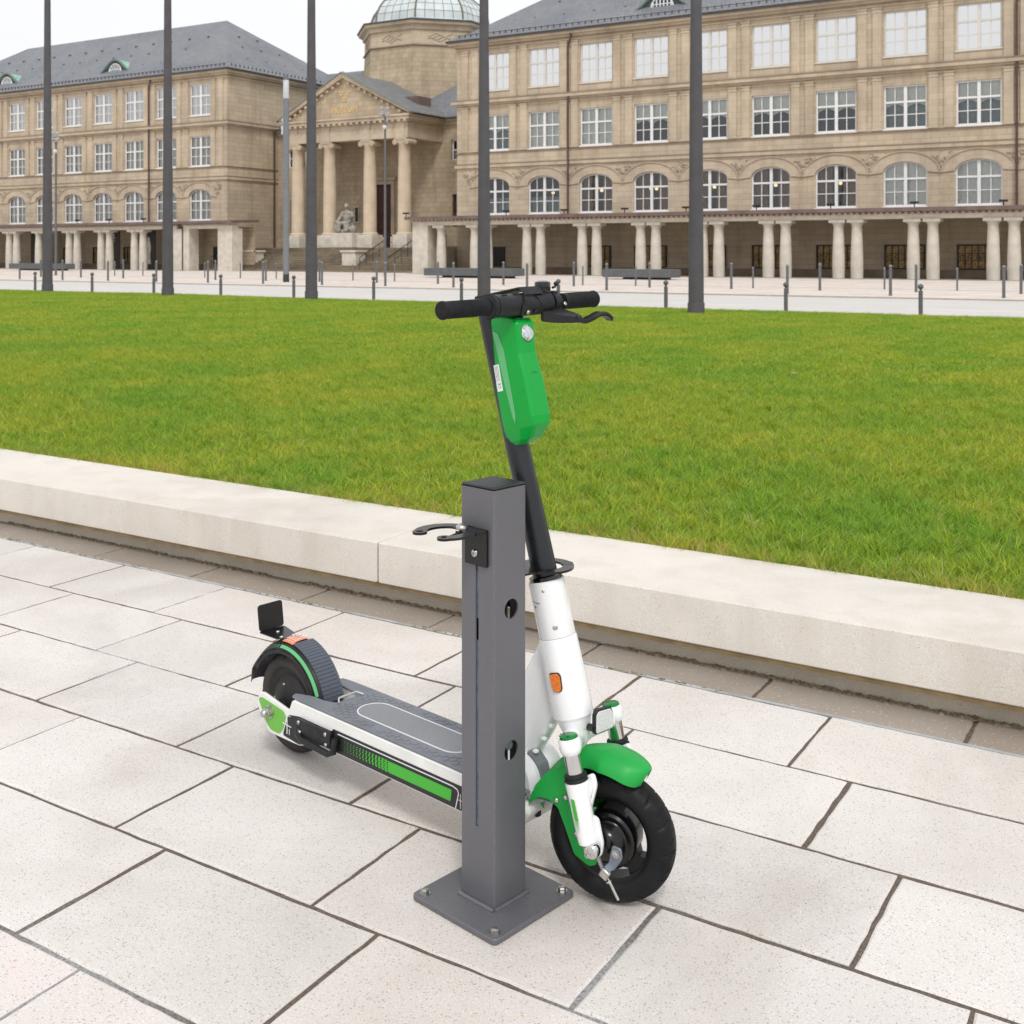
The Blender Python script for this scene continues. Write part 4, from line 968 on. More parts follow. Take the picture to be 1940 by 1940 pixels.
NEAR = [[], [], []]; FAR = [[], []]
NB = 10.0
y = LY0+.245
while y < NB:
    x = -30
    while x < 12:
        g = G(x, y)
        if seen(g[0], g[1], .8): NEAR[rnd.randrange(3)].append(((g[0], g[1], lawn_z(x, y)), GA+rnd.randrange(4)*math.pi/2))
        x += .5
    y += .5
y += .25
while y < LY1+.1:
    x = -60
    while x < 12:
        g = G(x, y)
        if seen(g[0], g[1], 2): FAR[rnd.randrange(2)].append(((g[0], g[1], lawn_z(x, y)), GA+rnd.randrange(4)*math.pi/2))
        x += .5
    y += .5
DRY = [[]]
for k in range(-24, 24):
    g = G(k*.5, LY0+.055); DRY[0].append(((g[0], g[1], lawn_z(g[0], g[1])), GA+math.pi*(k % 2)))
parts_ = [scatter('lawn_grass', p, s) for p, s in zip(NEAR+FAR+DRY, near_src+far_src+dry_src)]
# join the five scatters into one lawn: each point set keeps its own source through a join of node groups
base = parts_[0]
ng = base.modifiers[0].node_group
jn = ng.nodes.new('GeometryNodeJoinGeometry'); go = [n for n in ng.nodes if n.type == 'GROUP_OUTPUT'][0]
src_link = go.inputs[0].links[0].from_socket; ng.links.remove(go.inputs[0].links[0]); ng.links.new(src_link, jn.inputs[0]); ng.links.new(jn.outputs[0], go.inputs[0])
allp = []
for idx, (pts, s) in enumerate(zip(NEAR+FAR+DRY, near_src+far_src+dry_src)): allp += [(p, idx) for p in pts]
me = bpy.data.meshes.new('lawn_grass'); me.from_pydata([p[0][0] for p in allp], [], [])
a = me.attributes.new('turn', 'FLOAT_VECTOR', 'POINT'); a.data.foreach_set('vector', [q for p in allp for q in (0, 0, p[0][1])])
a = me.attributes.new('which', 'INT', 'POINT'); a.data.foreach_set('value', [p[1] for p in allp])
for o in parts_[1:]: bpy.data.objects.remove(o)
base.data = me; ng.nodes.clear()
gi = ng.nodes.new('NodeGroupInput'); go = ng.nodes.new('NodeGroupOutput'); jn = ng.nodes.new('GeometryNodeJoinGeometry'); mp_ = ng.nodes.new('GeometryNodeMeshToPoints'); ng.links.new(gi.outputs[0], mp_.inputs[0])
na = ng.nodes.new('GeometryNodeInputNamedAttribute'); na.data_type = 'FLOAT_VECTOR'; na.inputs[0].default_value = 'turn'
nw = ng.nodes.new('GeometryNodeInputNamedAttribute'); nw.data_type = 'INT'; nw.inputs[0].default_value = 'which'
er = ng.nodes.new('FunctionNodeEulerToRotation'); ng.links.new(na.outputs[0], er.inputs[0])
for k, s in enumerate(near_src+far_src+dry_src):
    ip = ng.nodes.new('GeometryNodeInstanceOnPoints'); oi = ng.nodes.new('GeometryNodeObjectInfo'); oi.inputs[0].default_value = s; oi.inputs['As Instance'].default_value = True
    cp_ = ng.nodes.new('FunctionNodeCompare'); cp_.data_type = 'INT'; cp_.operation = 'EQUAL'; ng.links.new(nw.outputs[0], cp_.inputs[2]); cp_.inputs[3].default_value = k
    ng.links.new(mp_.outputs[0], ip.inputs['Points']); ng.links.new(cp_.outputs[0], ip.inputs['Selection']); ng.links.new(oi.outputs['Geometry'], ip.inputs['Instance']); ng.links.new(er.outputs[0], ip.inputs['Rotation'])
    ng.links.new(ip.outputs[0], jn.inputs[0])
ng.links.new(jn.outputs[0], go.inputs[0])
base.name = 'lawn_grass'; tag(base, 'bright green mown lawn with yellowish tips behind the bench', 'grass', kind='stuff')
# a few fallen leaves
lf = 0
for x, y in ((-7.71, 19.72), (-3.21, 10.3), (-21.89, 17.74), (-11.36, 9.32), (-3.84, 13.84)):
    m = MB(); gz = lawn_z(x, y)+.05; q = (x, y); a = rnd.uniform(0, 6); s = rnd.uniform(.04, .07)
    pts = [(0, -1, 0), (.5, -.4, .15), (.6, .3, .05), (0, 1, .1), (-.5, .4, .2), (-.6, -.3, .05)]
    s *= .95; m.M = Matrix.Translation((q[0], q[1], gz)) @ Matrix.Rotation(a, 4, 'Z'); vv = [(p[0]*s, p[1]*s, p[2]*s) for p in pts]
    m.add(vv+[(p[0], p[1], p[2]+.002) for p in vv], [tuple(range(6)), tuple(range(11, 5, -1))]+[(i, (i+1) % 6, 6+(i+1) % 6, 6+i) for i in range(6)]); lf += 1
    where = ('beside the foot of the right-hand lamp pole', 'in the middle of the lawn right of the green box', 'on the far lawn between the two leftmost lamp poles', 'alone on the left part of the lawn', 'on the far right lawn below the bollards')[lf-1]
    tag(build('fallen_leaf', m, mat('dry_leaf', 'b08a5e', .9, noise_scale=60, var=.3)), 'dry tan leaf lying '+where, 'leaf', 'fallen leaves on the lawn')

# ---------------------------------------------------------------- lamp poles, bollards, masts, slab benches
M_pole = mat('anthracite_paint', '59565a', .65, noise_scale=5, var=.1, spec=.3)
M_poled = mat('anthracite_base', '4f4d50', .65, noise_scale=5, var=.1)
def pole_mesh():
    m = MB(); m.lathe([(.0, -.1), (.143, -.1), (.141, .6), (.132, 2.0), (.118, 4.0), (.098, 6.5), (.085, 9), (.0, 9)], 32); return m
def sleeve_mesh():
    m = MB(); m.lathe([(.157, -.12), (.157, .235), (.152, .25), (.142, .25)], 32); return m
plabs = ['leftmost of the thick anthracite lamp poles standing in the lawn', 'second thick lamp pole from the left, before the left wing', 'third thick lamp pole, standing left of the museum porch', 'thick lamp pole whose foot hides behind the scooter handlebar', 'rightmost thick lamp pole, nearest the viewer, before the right wing']
pp = None
for (x, y), lb in zip(((-28.78, 21.7), (-23.02, 20.98), (-18.4, 21.25), (-13.26, 20.9), (-8.06, 20.04)), plabs):
    if pp is None:
        pp = thing('lamp_pole', lb, 'lamp pole', (x, y, .2), 0, 'thick lamp poles in a row on the lawn')
        build('pole', pole_mesh(), M_pole, pp, loc=(0, 0, 0)); build('base_sleeve', sleeve_mesh(), M_poled, pp, loc=(0, 0, 0)); o = pp
    else: o = copy_tree(pp)
    o.location = (x, y, .2); o['label'] = lb
M_bol = mat('bollard_paint', '606164', .55, noise_scale=8, var=.1)
def bollard_proto(kind):
    t = thing('bollard', 'x y z w', 'bollard', (0, 0, 0), 0, kind[0]); h, r_ = kind[1], kind[2]
    m = MB()
    if kind[3] == 'ball':
        m.lathe([(0, 0), (r_, 0), (r_, h-.13), (r_*.55, h-.12), (r_*.5, h-.09)], 18); build('post', m, M_bol, t, loc=(0, 0, 0))
        m = MB(); m.sphere((0, 0, h-.05), .055, 16); build('ball_top', m, M_bol, t, loc=(0, 0, 0))
    else:
        m.lathe([(0, 0), (r_, 0), (r_, h-.06), (r_*.8, h-.05), (r_*.8, h-.035)], 16); build('post', m, M_bol, t, loc=(0, 0, 0))
        m = MB(); m.lathe([(r_*.8, h-.035), (r_*1.1, h-.03), (r_*1.05, h-.005), (r_*.5, h+.015), (0, h+.02)], 16); build('cap', m, mat('bollard_cap', '8b8e92', .5), t, loc=(0, 0, 0))
    m = MB(); m.lathe([(r_*1.35, 0), (r_*1.35, .015), (r_, .02)], 16); build('collar', m, M_bol, t, loc=(0, 0, 0))
    return t
ORD = ['first', 'second', 'third', 'fourth', 'fifth', 'sixth', 'seventh', 'eighth', 'ninth', 'tenth', 'eleventh', 'twelfth', 'thirteenth', 'fourteenth', 'fifteenth', 'sixteenth', 'seventeenth']
rows = [
 (('ball-topped bollards along the near side of the road', .78, .04, 'ball'), 'ball-topped grey bollard behind the far lawn edge, {} from the left', [(-4.58-2.6*k, 22.62) for k in range(10, -1, -1)], 0),
 (('tall bollards along the far kerb', .95, .048, 'cap'), 'tall grey bollard along the far kerb, {} from the left in its row', [(-5.1-3.29*k, 36.95) for k in range(14, -1, -1)], .014),
 (('tall bollards in the middle of the plaza', .95, .048, 'cap'), 'tall grey bollard in the row behind the kerb bollards, {} from the left', [(-5.1-3.3*k, 40.75) for k in range(15, -1, -1)], .014),
 (('short thin bollards on the plaza', .79, .032, 'cap'), 'short thin grey bollard at the back of the plaza, {} from the left', [(-53.6, 44.9), (-52.4, 45.9), (-46, 44.5), (-43.2, 44.3), (-40.8, 44.4), (-34.9, 43.3), (-32.2, 43.0), (-22.0, 42.3), (-19.6, 42.3), (-14.6, 42.0), (-10.0, 43.1), (-7.5, 43.2)], .014)]
for kind, lab, pos, z in rows:
    pr_ = None
    for i, (x, y) in enumerate(pos):
        if pr_ is None: pr_ = bollard_proto(kind); o = pr_
        else: o = copy_tree(pr_)
        o.location = (x, y, z); o['label'] = lab.format(ORD[i])
# light column with glass head
lc = thing('light_column', 'slim grey light column with a glass head and black foot, left of the porch', 'street lamp', (-35.7, 39.5, .014))
m = MB(); m.lathe([(.135, .35), (.135, 8.3), (.12, 8.32), (.0, 8.33)], 24); build('shaft', m, mat('grey_column', '74787c', .45, noise_scale=3, var=.06), lc, loc=(0, 0, 0))
m = MB(); m.lathe([(0, 0), (.14, 0), (.14, .35), (.135, .36)], 24); build('foot', m, M_black, lc, loc=(0, 0, 0))
m = MB(); m.lathe([(.125, 8.33), (.13, 8.35), (.13, 9.15), (.125, 9.17)], 24); m.lathe([(.05, 8.33), (.05, 9.1)], 12); build('glass_head', m, mat('frosted_lamp_glass', 'c3c8cb', .2, noise_scale=6, var=.12, coat=.5), lc, loc=(0, 0, 0))
m = MB(); m.lathe([(.08, 9.17), (.14, 9.18), (.1, 9.3), (.06, 9.42), (0, 9.43)], 20); build('cap', m, M_bol, lc, loc=(0, 0, 0))
m = MB(); m.box(-.22, -.1, -.1, .1, 6.7, 7.1, .02); m.box(-.2, -.12, -.08, .08, 7.25, 7.45, .02); build('camera_box', m, mat('pale_fitting', 'c9cccf', .5), lc, loc=(0, 0, 0))
def mast(x, y, h, lab):
    t = thing('light_mast', lab, 'light mast', (x, y, .012), 0, 'thin light masts on the plaza')
    m = MB(); m.lathe([(0, 0), (.075, 0), (.07, 2), (.055, h), (0, h)], 16); build('mast', m, M_bol, t, loc=(0, 0, 0))
    m = MB(); m.box(-.25, .25, -.03, .03, h-.1, h-.04); build('crossbar', m, M_bol, t, loc=(0, 0, 0))
    for dx, dz in ((-.22, 0), (.22, 0), (-.2, .35), (.22, .33)):
        m = MB(); m.lathe([(0, -.12), (.09, -.1), (.13, .1), (0, .12)], 14, ((dx, -.08, h+dz-.05), (0, -1, -.4))); build('spotlight', m, mat('spot_grey', 'a5a9ad', .4), t, loc=(0, 0, 0))
    m = MB(); m.sphere((0, -.05, h-.75), .13, 14); build('globe_fitting', m, MATS['pale_fitting'], t, loc=(0, 0, 0))
mast(-39.3, 51.6, 9.1, 'thin grey mast with four small spotlights, before the porch columns')
mast(-57.6, 44.0, 8.0, 'thin grey mast with small spotlights, beside the leftmost thick lamp pole')
M_sl = mat('dark_basalt', '5f6062', .8, noise_scale=4, var=.12)
for (x0, x1, y, lab) in ((-35.95, -30.4, 50.6, 'long low dark slab bench before the right arcade, left of the fourth lamp pole'), (-25.9, -22.2, 51.9, 'long low dark slab bench on the plaza above the brake lever'), (-76.9, -71.0, 54.6, 'long low dark slab bench behind the leftmost lamp pole')):
    t = thing('slab_bench', lab, 'bench', ((x0+x1)/2, y, .012), 0, 'dark slab benches on the plaza')
    m = MB(); m.box(x0, x1, y, y+1.3, .12, .52, .02); build('seat', m, M_sl, t); m = MB(); m.box(x0+1, x1-.4, y+.3, y+1, .012, .12); build('base', m, M_black, t)
# ---------------------------------------------------------------- parking post
def frame_at(x, y, z, rz): return Matrix.Translation((x, y, z)) @ Matrix.Rotation(rz, 4, 'Z')
M_post = mat('graphite_powder_coat', '69696e', .40, .2, noise_scale=420, var=.16, bump=.12, bscale=900)
M_capb = mat('black_plastic_cap', '26282b', .5, noise_scale=300, var=.1, bump=.1, bscale=500)
M_blk = mat('black_satin_steel', '0e0e10', .3, .0, spec=.4, coat=.2, noise_scale=40, var=.2)
M_steel = mat('bright_steel', 'c3c2bd', .28, 1.0, noise_scale=90, var=.15)
M_zinc = mat('zinc_inside', '7f8896', .45, .8, noise_scale=30, var=.3)
PM = frame_at(-1.309, 2.1015, 0, R(77.7))
post = thing('parking_post', 'square graphite steel scooter parking post bolted to the paving, black hook on its left side', 'post', (-1.309, 2.1015, 0), R(77.7))
m = MBT(PM); m.box(-.125, .125, -.125, .125, .001, .0125, .003)
# broad corner chamfers of the foot plate
m = MBT(PM); c_ = .012; pl = []
for sx, sy, a0 in ((1, 1, 0), (-1, 1, 90), (-1, -1, 180), (1, -1, 270)):
    for i in range(5): a = R(a0+i*22.5); pl.append((sx*(.125-c_)+c_*math.cos(a), sy*(.125-c_)+c_*math.sin(a)))
m.prism(pl, .001, .0125, 'xy', c=.0015); build('foot_plate', m, M_post, post)
H_ = .889; hw = .05; rc = .006; th = .004
m = MBT(PM)
def panel(mm, P, w, h0, h1, slots=(), holes=()):
    """upright panel; P(u, z, depth) places a point; slots (u0,u1,z0,z1) and round holes (u,z,r) are real openings"""
    cuts = list(slots)+[(u-r_*1.35, u+r_*1.35, z-r_*1.35, z+r_*1.35) for u, z, r_ in holes]
    us = sorted({-w, w}|{c[0] for c in cuts}|{c[1] for c in cuts}); zs = sorted({h0, h1}|{c[2] for c in cuts}|{c[3] for c in cuts})
    for ua, ub in zip(us, us[1:]):
        for za, zb in zip(zs, zs[1:]):
            if any(c[0] <= ua+1e-9 and ub <= c[1]+1e-9 and c[2] <= za+1e-9 and zb <= c[3]+1e-9 for c in cuts): continue
            for d in (0, th): mm.quad(P(ua, za, d), P(ub, za, d), P(ub, zb, d), P(ua, zb, d))
    for u0, u1, z0, z1 in slots:
        for (a, b), (c, d) in (((u0, z0), (u0, z1)), ((u0, z1), (u1, z1)), ((u1, z1), (u1, z0)), ((u1, z0), (u0, z0))): mm.quad(P(a, b, 0), P(c, d, 0), P(c, d, th), P(a, b, th))
    for u, z, r_ in holes:
        n = 32; s_ = r_*1.35; cir = [(u+r_*math.cos(2*math.pi*i/n), z+r_*math.sin(2*math.pi*i/n)) for i in range(n)]; sq = []
        for i in range(n):
            a = 2*math.pi*i/n; k = s_/max(abs(math.cos(a)), abs(math.sin(a))); sq.append((u+k*math.cos(a), z+k*math.sin(a)))
        for i in range(n):
            j = (i+1) % n
            for d in (0, th): mm.quad(P(*sq[i], d), P(*sq[j], d), P(*cir[j], d), P(*cir[i], d))
            mm.quad(P(*cir[i], 0), P(*cir[j], 0), P(*cir[j], th), P(*cir[i], th))
w_ = hw-rc
sl1 = [(-.0045, .0045, .172, .735)]
panel(m, lambda u, z, d: (-hw+d, u, z), w_, .0125, H_, slots=sl1)
panel(m, lambda u, z, d: (hw-d, u, z), w_, .0125, H_, slots=sl1)
panel(m, lambda u, z, d: (u, -hw+d, z), w_, .0125, H_, holes=[(.003, .632, .0212), (.003, .331, .0212)])
panel(m, lambda u, z, d: (u, hw-d, z), w_, .0125, H_, holes=[(.003, .632, .0212), (.003, .331, .0212)])
for sx, sy, a0 in ((1, 1, 0), (-1, 1, 90), (-1, -1, 180), (1, -1, 270)):
    pts = [(sx*w_+rc*math.cos(R(a0+15*i)), sy*w_+rc*math.sin(R(a0+15*i))) for i in range(7)]
    for (xa, ya), (xb, yb) in zip(pts, pts[1:]): m.quad((xa, ya, .0125), (xb, yb, .0125), (xb, yb, H_), (xa, ya, H_))
build('tube', m, M_post, post, smooth=30)
m = MBT(PM); pf = []
for sgn in (-1, 1):
    for (ax_, ay_), (bx_, by_) in ((((-.052), sgn*.0535), (.052, sgn*.0535)), ((sgn*.0535, -.052), (sgn*.0535, .052))):
        k = 14; pts = [(ax_+(bx_-ax_)*i/k+rnd.uniform(-.0006, .0006), ay_+(by_-ay_)*i/k+rnd.uniform(-.0006, .0006), .0135) for i in range(k+1)]
        m.tube(pts, [rnd.uniform(.0045, .006) for _ in pts], 8)
build('weld_bead', m, M_post, post, smooth=60)
m = MBT(PM); m.box(-.0495, .0495, -.0495, .0495, H_+.0005, H_+.006, .0025); m.add([(-.04, -.04, H_+.006), (.04, -.04, H_+.006), (.04, .04, H_+.006), (-.04, .04, H_+.006), (0, 0, H_+.0095)], [(0,1,4),(1,2,4),(2,3,4),(3,0,4)])
build('end_cap', m, M_capb, post, smooth=60)
def hexbolt(parent, M, r_, h, name='bolt', washer=True, mt=None):
    m = MB(); m.M = M
    if washer: m.lathe([(0, 0), (r_*1.35, 0), (r_*1.35, .0018), (0, .0018)], 24)
    m.prism([(r_*math.cos(R(60*i+11)), r_*math.sin(R(60*i+11))) for i in range(6)], .0018, h, 'xy', c=.0009)
    m.lathe([(r_*.55, h), (r_*.5, h+.0008), (0, h+.001)], 16)
    return build(name, m, mt or M_steel, parent, smooth=30)
def dome_bolt(parent, M, r_, h, name='bolt', mt=None):
    m = MB(); m.M = M; m.lathe([(r_, 0), (r_, h*.35), (r_*.85, h*.75), (r_*.5, h), (r_*.38, h), (r_*.34, h*.55), (0, h*.5)], 20)
    return build(name, m, mt or M_steel, parent, smooth=40)
for sx in (-1, 1):
    for sy in (-1, 1): hexbolt(post, PM @ Matrix.Translation((sx*.104, sy*.104, .0125)) @ Matrix.Rotation(R(17*sx+9*sy), 4, 'Z'), .0088, .0085)
m = MBT(PM); m.box(-.0457, -.043, -.016, .016, .16, .565, .0005); m.box(-.0457, -.043, -.016, .016, .612, .76, .0005); build('inner_slide', m, mat('zinc_slide', '6f7c8e', .45, .3, noise_scale=60, var=.3), post, smooth=0)
dome_bolt(post, PM @ Matrix.Translation((.003, -.018, .645)) @ Matrix.Rotation(R(90), 4, 'X'), .014, .012)
m = MBT(PM); m.tube([(.003, -.044, .340), (.003, -.02, .340)], .010, 16); m.box(-.006, .012, -.020, -.014, .30, .352, .001); build('inner_catch', m, M_zinc, post)
# hooks: an open one on the near side, a closed ring round the scooter stem on the far side
def ring_sector(mm, cx_, cy_, z0, z1, ri, ro, a0, a1, n=40):
    vs = []; fs = []
    for i in range(n+1):
        a = R(a0+(a1-a0)*i/n); c, s = math.cos(a), math.sin(a)
        vs += [(cx_+ri*c, cy_+ri*s, z0), (cx_+ro*c, cy_+ro*s, z0), (cx_+ro*c, cy_+ro*s, z1), (cx_+ri*c, cy_+ri*s, z1)]
    for i in range(n):
        for k in range(4): fs.append((i*4+k, i*4+(k+1) % 4, i*4+4+(k+1) % 4, i*4+4+k))
    fs += [(3, 2, 1, 0), (n*4, n*4+1, n*4+2, n*4+3)]; mm.add(vs, fs)
def lobe(mm, x, y, z0, z1, ro, ri):
    n = 28; vs = []; fs = []
    for i in range(n):
        c, s = math.cos(2*math.pi*i/n), math.sin(2*math.pi*i/n); vs += [(x+ri*c, y+ri*s, z0), (x+ro*c, y+ro*s, z0), (x+ro*c, y+ro*s, z1), (x+ri*c, y+ri*s, z1)]
    for i in range(n):
        j = (i+1) % n
        for k in range(4): fs.append((i*4+k, i*4+(k+1) % 4, j*4+(k+1) % 4, j*4+k))
    mm.add(vs, fs)
hx, hy, hz = -.117, .026, .801
m = MBT(PM)
ring_sector(m, hx, hy, hz, hz+.005, .041, .067, -132, 132, 60)
for s in (-1, 1): lobe(m, hx+.054*math.cos(R(136)), hy+s*.054*math.sin(R(136)), hz-.0002, hz+.0052, .0155, .0078)
m.prism([(-.07, .075), (-.054, .032), (-.054, -.035), (-.062, -.037), (-.1, -.02), (-.08, .02), (-.082, .045)], hz+.0003, hz+.0047, 'xy')
build('hook', m, M_blk, post, smooth=40)
m = MBT(PM); m.box(-.0575, -.0505, -.035, .031, .727, hz+.005, .0015); build('hook_plate', m, M_blk, post, smooth=40)
dome_bolt(post, PM @ Matrix.Translation((-.0575, -.001, .753)) @ Matrix.Rotation(R(-90), 4, 'Y'), .0085, .005)
dome_bolt(post, PM @ Matrix.Translation((-.078, .018, hz+.005)), .013, .009)
m = MBT(PM); m.prism([(-.085, .03), (-.07, .045), (-.06, .01), (-.1, -.002), (-.125, .02)], hz-.012, hz-.006, 'xy'); m.tube([(-.078, .018, hz-.012), (-.078, .018, hz)], .006, 12); build('latch', m, M_blk, post)
gx, gy, gz = .143, -.026, .688
m = MBT(PM); ring_sector(m, gx, gy, gz, gz+.005, .037, .061, 0, 359.99, 72); lobe(m, gx+.044, gy-.022, gz-.0003, gz+.0054, .0135, .0075); m.lathe([(0, 0), (.0075, 0)], 20, ((PM.inverted() @ PM) @ Vector((gx+.044, gy-.022, gz+.0051)), (0, 0, 1)))
m.prism([(.054, .04), (.054, -.04), (.085, -.045), (.1, -.02), (.1, 0), (.09, .03)], gz+.0003, gz+.0047, 'xy'); build('hook', m, M_blk, post, smooth=40)
m = MBT(PM); m.box(.0505, .0575, -.033, .033, gz-.075, gz+.005, .0015); build('hook_plate', m, M_blk, post)
m = MBT(PM); m.tube([(-.049, .0, .753), (.049, .0, .66)], .004, 8); m.tube([(-.046, 0, .753), (.046, 0, .753)], .006, 10); build('locking_rod', m, M_steel, post)

# ---------------------------------------------------------------- scooter
SMx = frame_at(-1.25, 2.25, 0, R(-11.83)); FM = frame_at(-1.2, 2.228, 0, 0); BM0 = frame_at(-1.31, 2.232, 0, R(-14)); BM = BM0 @ Matrix.Translation((0, 0, 1.272)) @ Matrix.Rotation(R(1.25), 4, 'X') @ Matrix.Translation((0, 0, -1.272))
sc = thing('electric_scooter', 'white electric kick scooter with green box and fenders, standing behind the parking post', 'scooter', (-1.25, 2.25, 0), R(-11.83))
M_wp = mat('white_gloss_paint', 'eeeff0', .22, coat=.5, noise_scale=4, var=.015)
M_wp2 = mat('worn_white_paint', 'e6e6e3', .35, coat=.2, noise_scale=14, var=.08)
M_stem = mat('graphite_tube', '1b1f24', .35, .0, spec=.45, coat=.1, noise_scale=30, var=.1)
M_rub = mat('black_rubber', '1f2022', .75, spec=.25, noise_scale=60, var=.25, bump=.3, bscale=400)
M_tyre = mat('tyre_rubber', '121214', .5, spec=.3, noise_scale=9, var=.5, bump=.2, bscale=300)
M_tyred = mat('dusty_tyre_rubber', '332f2d', .85, noise_scale=14, var=.4, bump=.3, bscale=250)
M_pl = mat('black_plastic', '212225', .45, spec=.32, noise_scale=80, var=.15, bump=.12, bscale=500)
M_gl = mat('black_gloss_metal', '0d0d10', .15, .3, coat=.8)
M_gbox = mat('green_plastic', '009c38', .33, coat=.12, spec=.3, noise_scale=6, var=.04, bump=.05, bscale=400)
M_glight = mat('light_green_inlay', '58b070', .35, coat=.3, noise_scale=6, var=.04)
M_fend = mat('green_fender_plastic', '1a9c42', .42, noise_scale=9, var=.07, spec=.35)
M_dec = mat('lime_decal', '3fae2f', .4, noise_scale=8, var=.04)
M_deca = mat('lime_plate', '6cb545', .4, noise_scale=8, var=.05)
M_mat_ = mat('grey_deck_rubber', '74787e', .75, noise_scale=12, var=.14, bump=.35, bscale=260)
M_mat2 = mat('grey_grip_tape', '87888b', .85, noise_scale=350, var=.3, bump=.6, bscale=600)
M_fgrey = mat('slate_blue_plastic', '4d545f', .5, noise_scale=10, var=.12, bump=.1, bscale=300)
M_chrome = mat('chrome', 'd8d8d8', .08, 1)
M_amber = mat('amber_reflector', 'd9700c', .25, coat=.6, noise_scale=300, var=.35, bump=.5, bscale=500)
M_orsk = mat('orange_sticker', 'e08a5e', .5)
M_paper = mat('white_sticker', 'e4e4e8', .5)
M_ink = mat('print_ink', '4a4a50', .6)
def plate(poly, y0, y1, M, mt, name, parent, c=.002, label=None, smooth=30):
    m = MB(); m.M = M; m.prism(poly, y0, y1, 'xz', c=c); return build(name, m, mt, parent, smooth=smooth, label=label)
def rounded(pts, r_=.01, n=5):
    """round the corners of a polygon"""
    out = []; k = len(pts)
    for i in range(k):
        p0, p1, p2 = Vector(pts[i-1]), Vector(pts[i]), Vector(pts[(i+1) % k]); a = (p0-p1); b = (p2-p1)
        rr = min(r_, a.length*.45, b.length*.45); a = p1+a.normalized()*rr; b = p1+b.normalized()*rr
        for j in range(n+1):
            t = j/n; q = a*(1-t)**2+p1*2*t*(1-t)+b*t*t; out.append((q.x, q.y))
    return out
def tyre(M, cx, cz, R0, w, name_parent, groove=True, cy=0, mt=None):
    """tyre with slanted tread cuts pressed into its crown"""
    m = MB(); m.M = M; n = 300; prof = []; k = 22; hb = w/2; bead = R0-.044
    for i in range(k+1):
        t = -1+2*i/k; a = t*math.pi*.62; prof.append((R0-hb*.95+hb*.95*math.cos(a) if abs(a) < math.pi/2 else None, math.sin(a)*hb, t))
    P = []
    for i in range(k+1):
        a = (-1+2*i/k)*math.radians(128); P.append((R0-hb+hb*math.cos(a)*(1.0 if math.cos(a) > 0 else .75), hb*math.sin(a)))
    P = [(bead-.004, -hb*.62)]+P+[(bead-.004, hb*.62)]
    vs = []
    for j in range(n):
        th_ = 2*math.pi*j/n
        for (r_, y) in P:
            u = y/hb; d = 0
            if groove and r_ > R0-hb*1.05:
                ph = (th_*14/(2*math.pi)+(.35*abs(u)+.08*u)) % 1.0
                if ph < .075 and .22 < abs(u) < .86: d = .0045
                ph2 = (th_*14/(2*math.pi)+.5+.5*abs(u)) % 1.0
                if ph2 < .06 and .35 < abs(u) < .7: d = .0035
            vs.append((cx+(r_-d)*math.cos(th_), cy+y, cz+(r_-d)*math.sin(th_)))
    q = len(P); fs = [(j*q+i, j*q+i+1, ((j+1) % n)*q+i+1, ((j+1) % n)*q+i) for j in range(n) for i in range(q-1)]
    m.add(vs, fs); return build('tyre', m, mt or M_tyre, name_parent, smooth=40)
for _m, _lo, _hi in ((M_post, .32, .5), (M_gbox, .22, .45), (M_fend, .3, .55), (M_wp, .15, .32), (M_wp2, .25, .5), (M_pl, .3, .6), (M_rub, .55, .85), (M_stem, .25, .42), (M_tyre, .35, .75), (M_mat_, .6, .9)): scuff(_m, 12, _lo, _hi)
# --- rear wheel
RX, RZ = -.938, .139
m = MBT(SMx); m.lathe([(.093, -.026), (.098, -.024), (.098, .024), (.093, .026), (.06, .03), (.058, .03), (.055, .034), (.0, .036)], 48, ((RX, 0, RZ), (0, 1, 0))); m.lathe([(.093, -.026), (.075, -.02), (.063, -.03), (.058, -.034), (.03, -.046), (.018, -.048), (.018, -.06), (0, -.06)], 48, ((RX, 0, RZ), (0, 1, 0)))
rw = build('rear_wheel', m, mat('dusty_black_metal', '1c1b1b', .6, noise_scale=30, var=.4, bump=.2, bscale=300), sc, smooth=35)
tyre(SMx, RX, RZ, .139, .064, rw, mt=M_tyred)
for k in range(5):
    a = R(72*k+30); dome_bolt(rw, SMx @ Matrix.Translation((RX+.052*math.cos(a), -.034, RZ+.052*math.sin(a))) @ Matrix.Rotation(R(90), 4, 'X'), .0045, .004)
# --- deck
DZ = .2
side = rounded([(-1.003, .152), (-.985, .182), (-.95, .178), (-.86, .165), (-.84, .196), (-.02, .196), (.0, .19), (.008, .165), (-.03, .112), (-.2, .104), (-.86, .104), (-.9, .086), (-.93, .082), (-.965, .105)], .012)
deckp = [(-.86, .165), (-.84, .196), (-.02, .196), (.004, .185), (.008, .165), (-.02, .12), (-.1, .104), (-.80, .104), (-.86, .125)]
m = MBT(SMx); m.prism(rounded([(-.70, .196), (-.05, .196), (.0, .188), (.01, .165), (-.02, .125), (-.1, .106), (-.70, .106)], .012), -.086, .086, 'xz', c=.01)
frame_ = build('deck_frame', m, M_wp2, sc, smooth=35, label='white deck frame with scuffed edges')
for s in (-1, 1):
    y0, y1 = (-.0955, -.0865) if s < 0 else (.0865, .0955)
    plate(rounded([(-.990, .150), (-.980, .178), (-.96, .182), (-.845, .163), (-.83, .1955), (-.06, .1955), (.0, .186), (.006, .165), (-.02, .122), (-.1, .108), (-.72, .108), (-.80, .082), (-.93, .080), (-.965, .1)], .01), y0, y1, SMx, M_wp2, 'side_rail', frame_)
